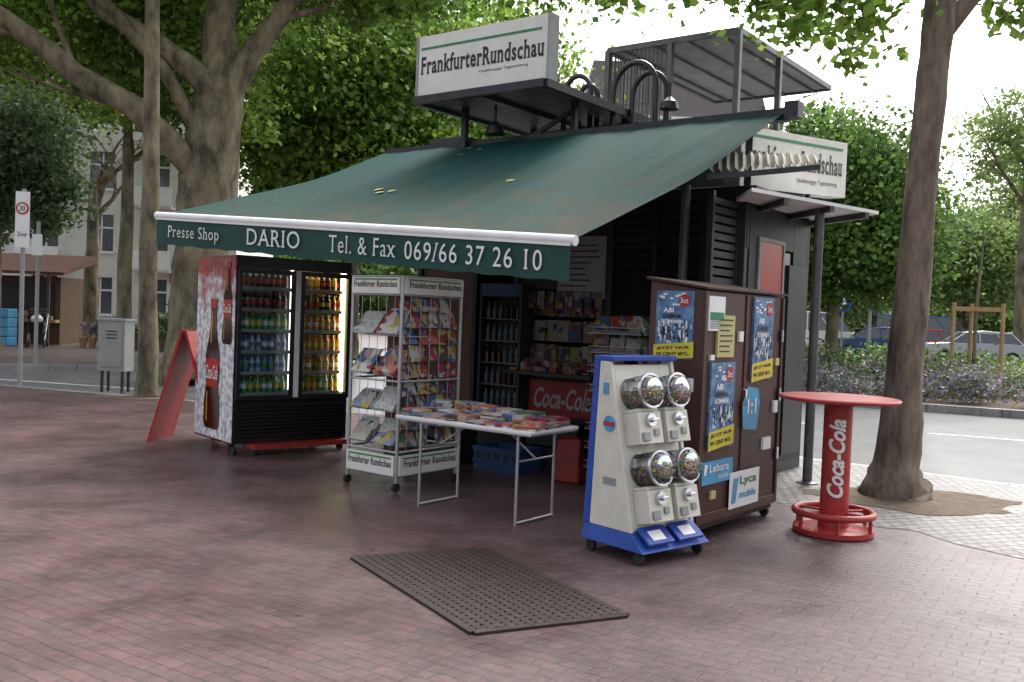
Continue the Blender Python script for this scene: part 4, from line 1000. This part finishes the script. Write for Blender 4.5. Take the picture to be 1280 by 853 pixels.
P_=frame('parking_sign',12.2,35,0); g=MB(); g.tube([(0,0,.1),(0,0,2.9)],.035,0,8); g.box(-.3,-.05,2.2,.3,-.036,2.8,1); text(g,'P',(-.12,-.055,2.3),(.24,0,0),(0,0,.4),2,bold=.04); g.obj('sign',['kgrey','blue','white'],P_)
P_=frame('traffic_light',13.6,36,0); g=MB(); g.tube([(0,0,.1),(0,0,3.2)],.06,0,8); g.box(-.15,-.2,2.4,.15,.1,3.3,1)
for i,zz in enumerate((2.58,2.85,3.12)): g.tube([(0,-.2,zz),(0,-.26,zz)],.1,1 if i else 2,12)
g.obj('signal',['kgrey','black','sgreen'],P_)
lf=MB()
for i in range(300):
    x=random.gauss(2.5,4); y=random.uniform(3.2,13); 
    if x>3.2 and y>9.6: continue
    s=random.uniform(.006,.02); a=random.random()*6.28
    lf.add([(x+s*math.cos(a+k*1.57)*(1 if k%2 else .6),y+s*math.sin(a+k*1.57)*(1 if k%2 else .6),.012+.006*(k%2)) for k in range(4)],[(0,1,2,3)],0)
lf.obj('fallen_leaf_litter',['wood'])

# ---------------------------------------------------------------- world, light, camera
w=bpy.data.worlds.new('World'); scene.world=w; w.use_nodes=True; N=w.node_tree.nodes; Lk=w.node_tree.links
EL,AZ=R(52),R(30)
sky=N.new('ShaderNodeTexSky'); sky.sky_type='NISHITA'; sky.sun_disc=False; sky.sun_elevation=EL; sky.sun_rotation=AZ; sky.dust_density=7; sky.air_density=1.0; sky.ozone_density=1.5
hs=N.new('ShaderNodeHueSaturation'); hs.inputs['Saturation'].default_value=.3; hs.inputs['Value'].default_value=3.0
Lk.new(sky.outputs[0],hs.inputs['Color']); Lk.new(hs.outputs[0],N['Background'].inputs[0]); N['Background'].inputs[1].default_value=.15
sd=bpy.data.lights.new('sun','SUN'); sd.energy=.7; sd.angle=R(40); sd.color=(1,.98,.95); so=bpy.data.objects.new('sun',sd); col.objects.link(so)
tosun=Vector((math.sin(AZ)*math.cos(EL),math.cos(AZ)*math.cos(EL),math.sin(EL))); so.rotation_euler=tosun.to_track_quat('Z','Y').to_euler()
cd=bpy.data.cameras.new('camera'); cd.sensor_width=36; cd.lens=36*1180/1280; cd.clip_end=2000; cd.clip_start=.05
co=bpy.data.objects.new('camera',cd); col.objects.link(co)
co.matrix_world=Matrix.Translation((0,0,1.65))@Matrix.Rotation(R(90)-R(1.65),4,'X')@Matrix.Rotation(R(2.2),4,'Z')
scene.camera=co
scene.view_settings.view_transform='Standard'; scene.view_settings.look='None'; scene.view_settings.exposure=0; scene.view_settings.gamma=1
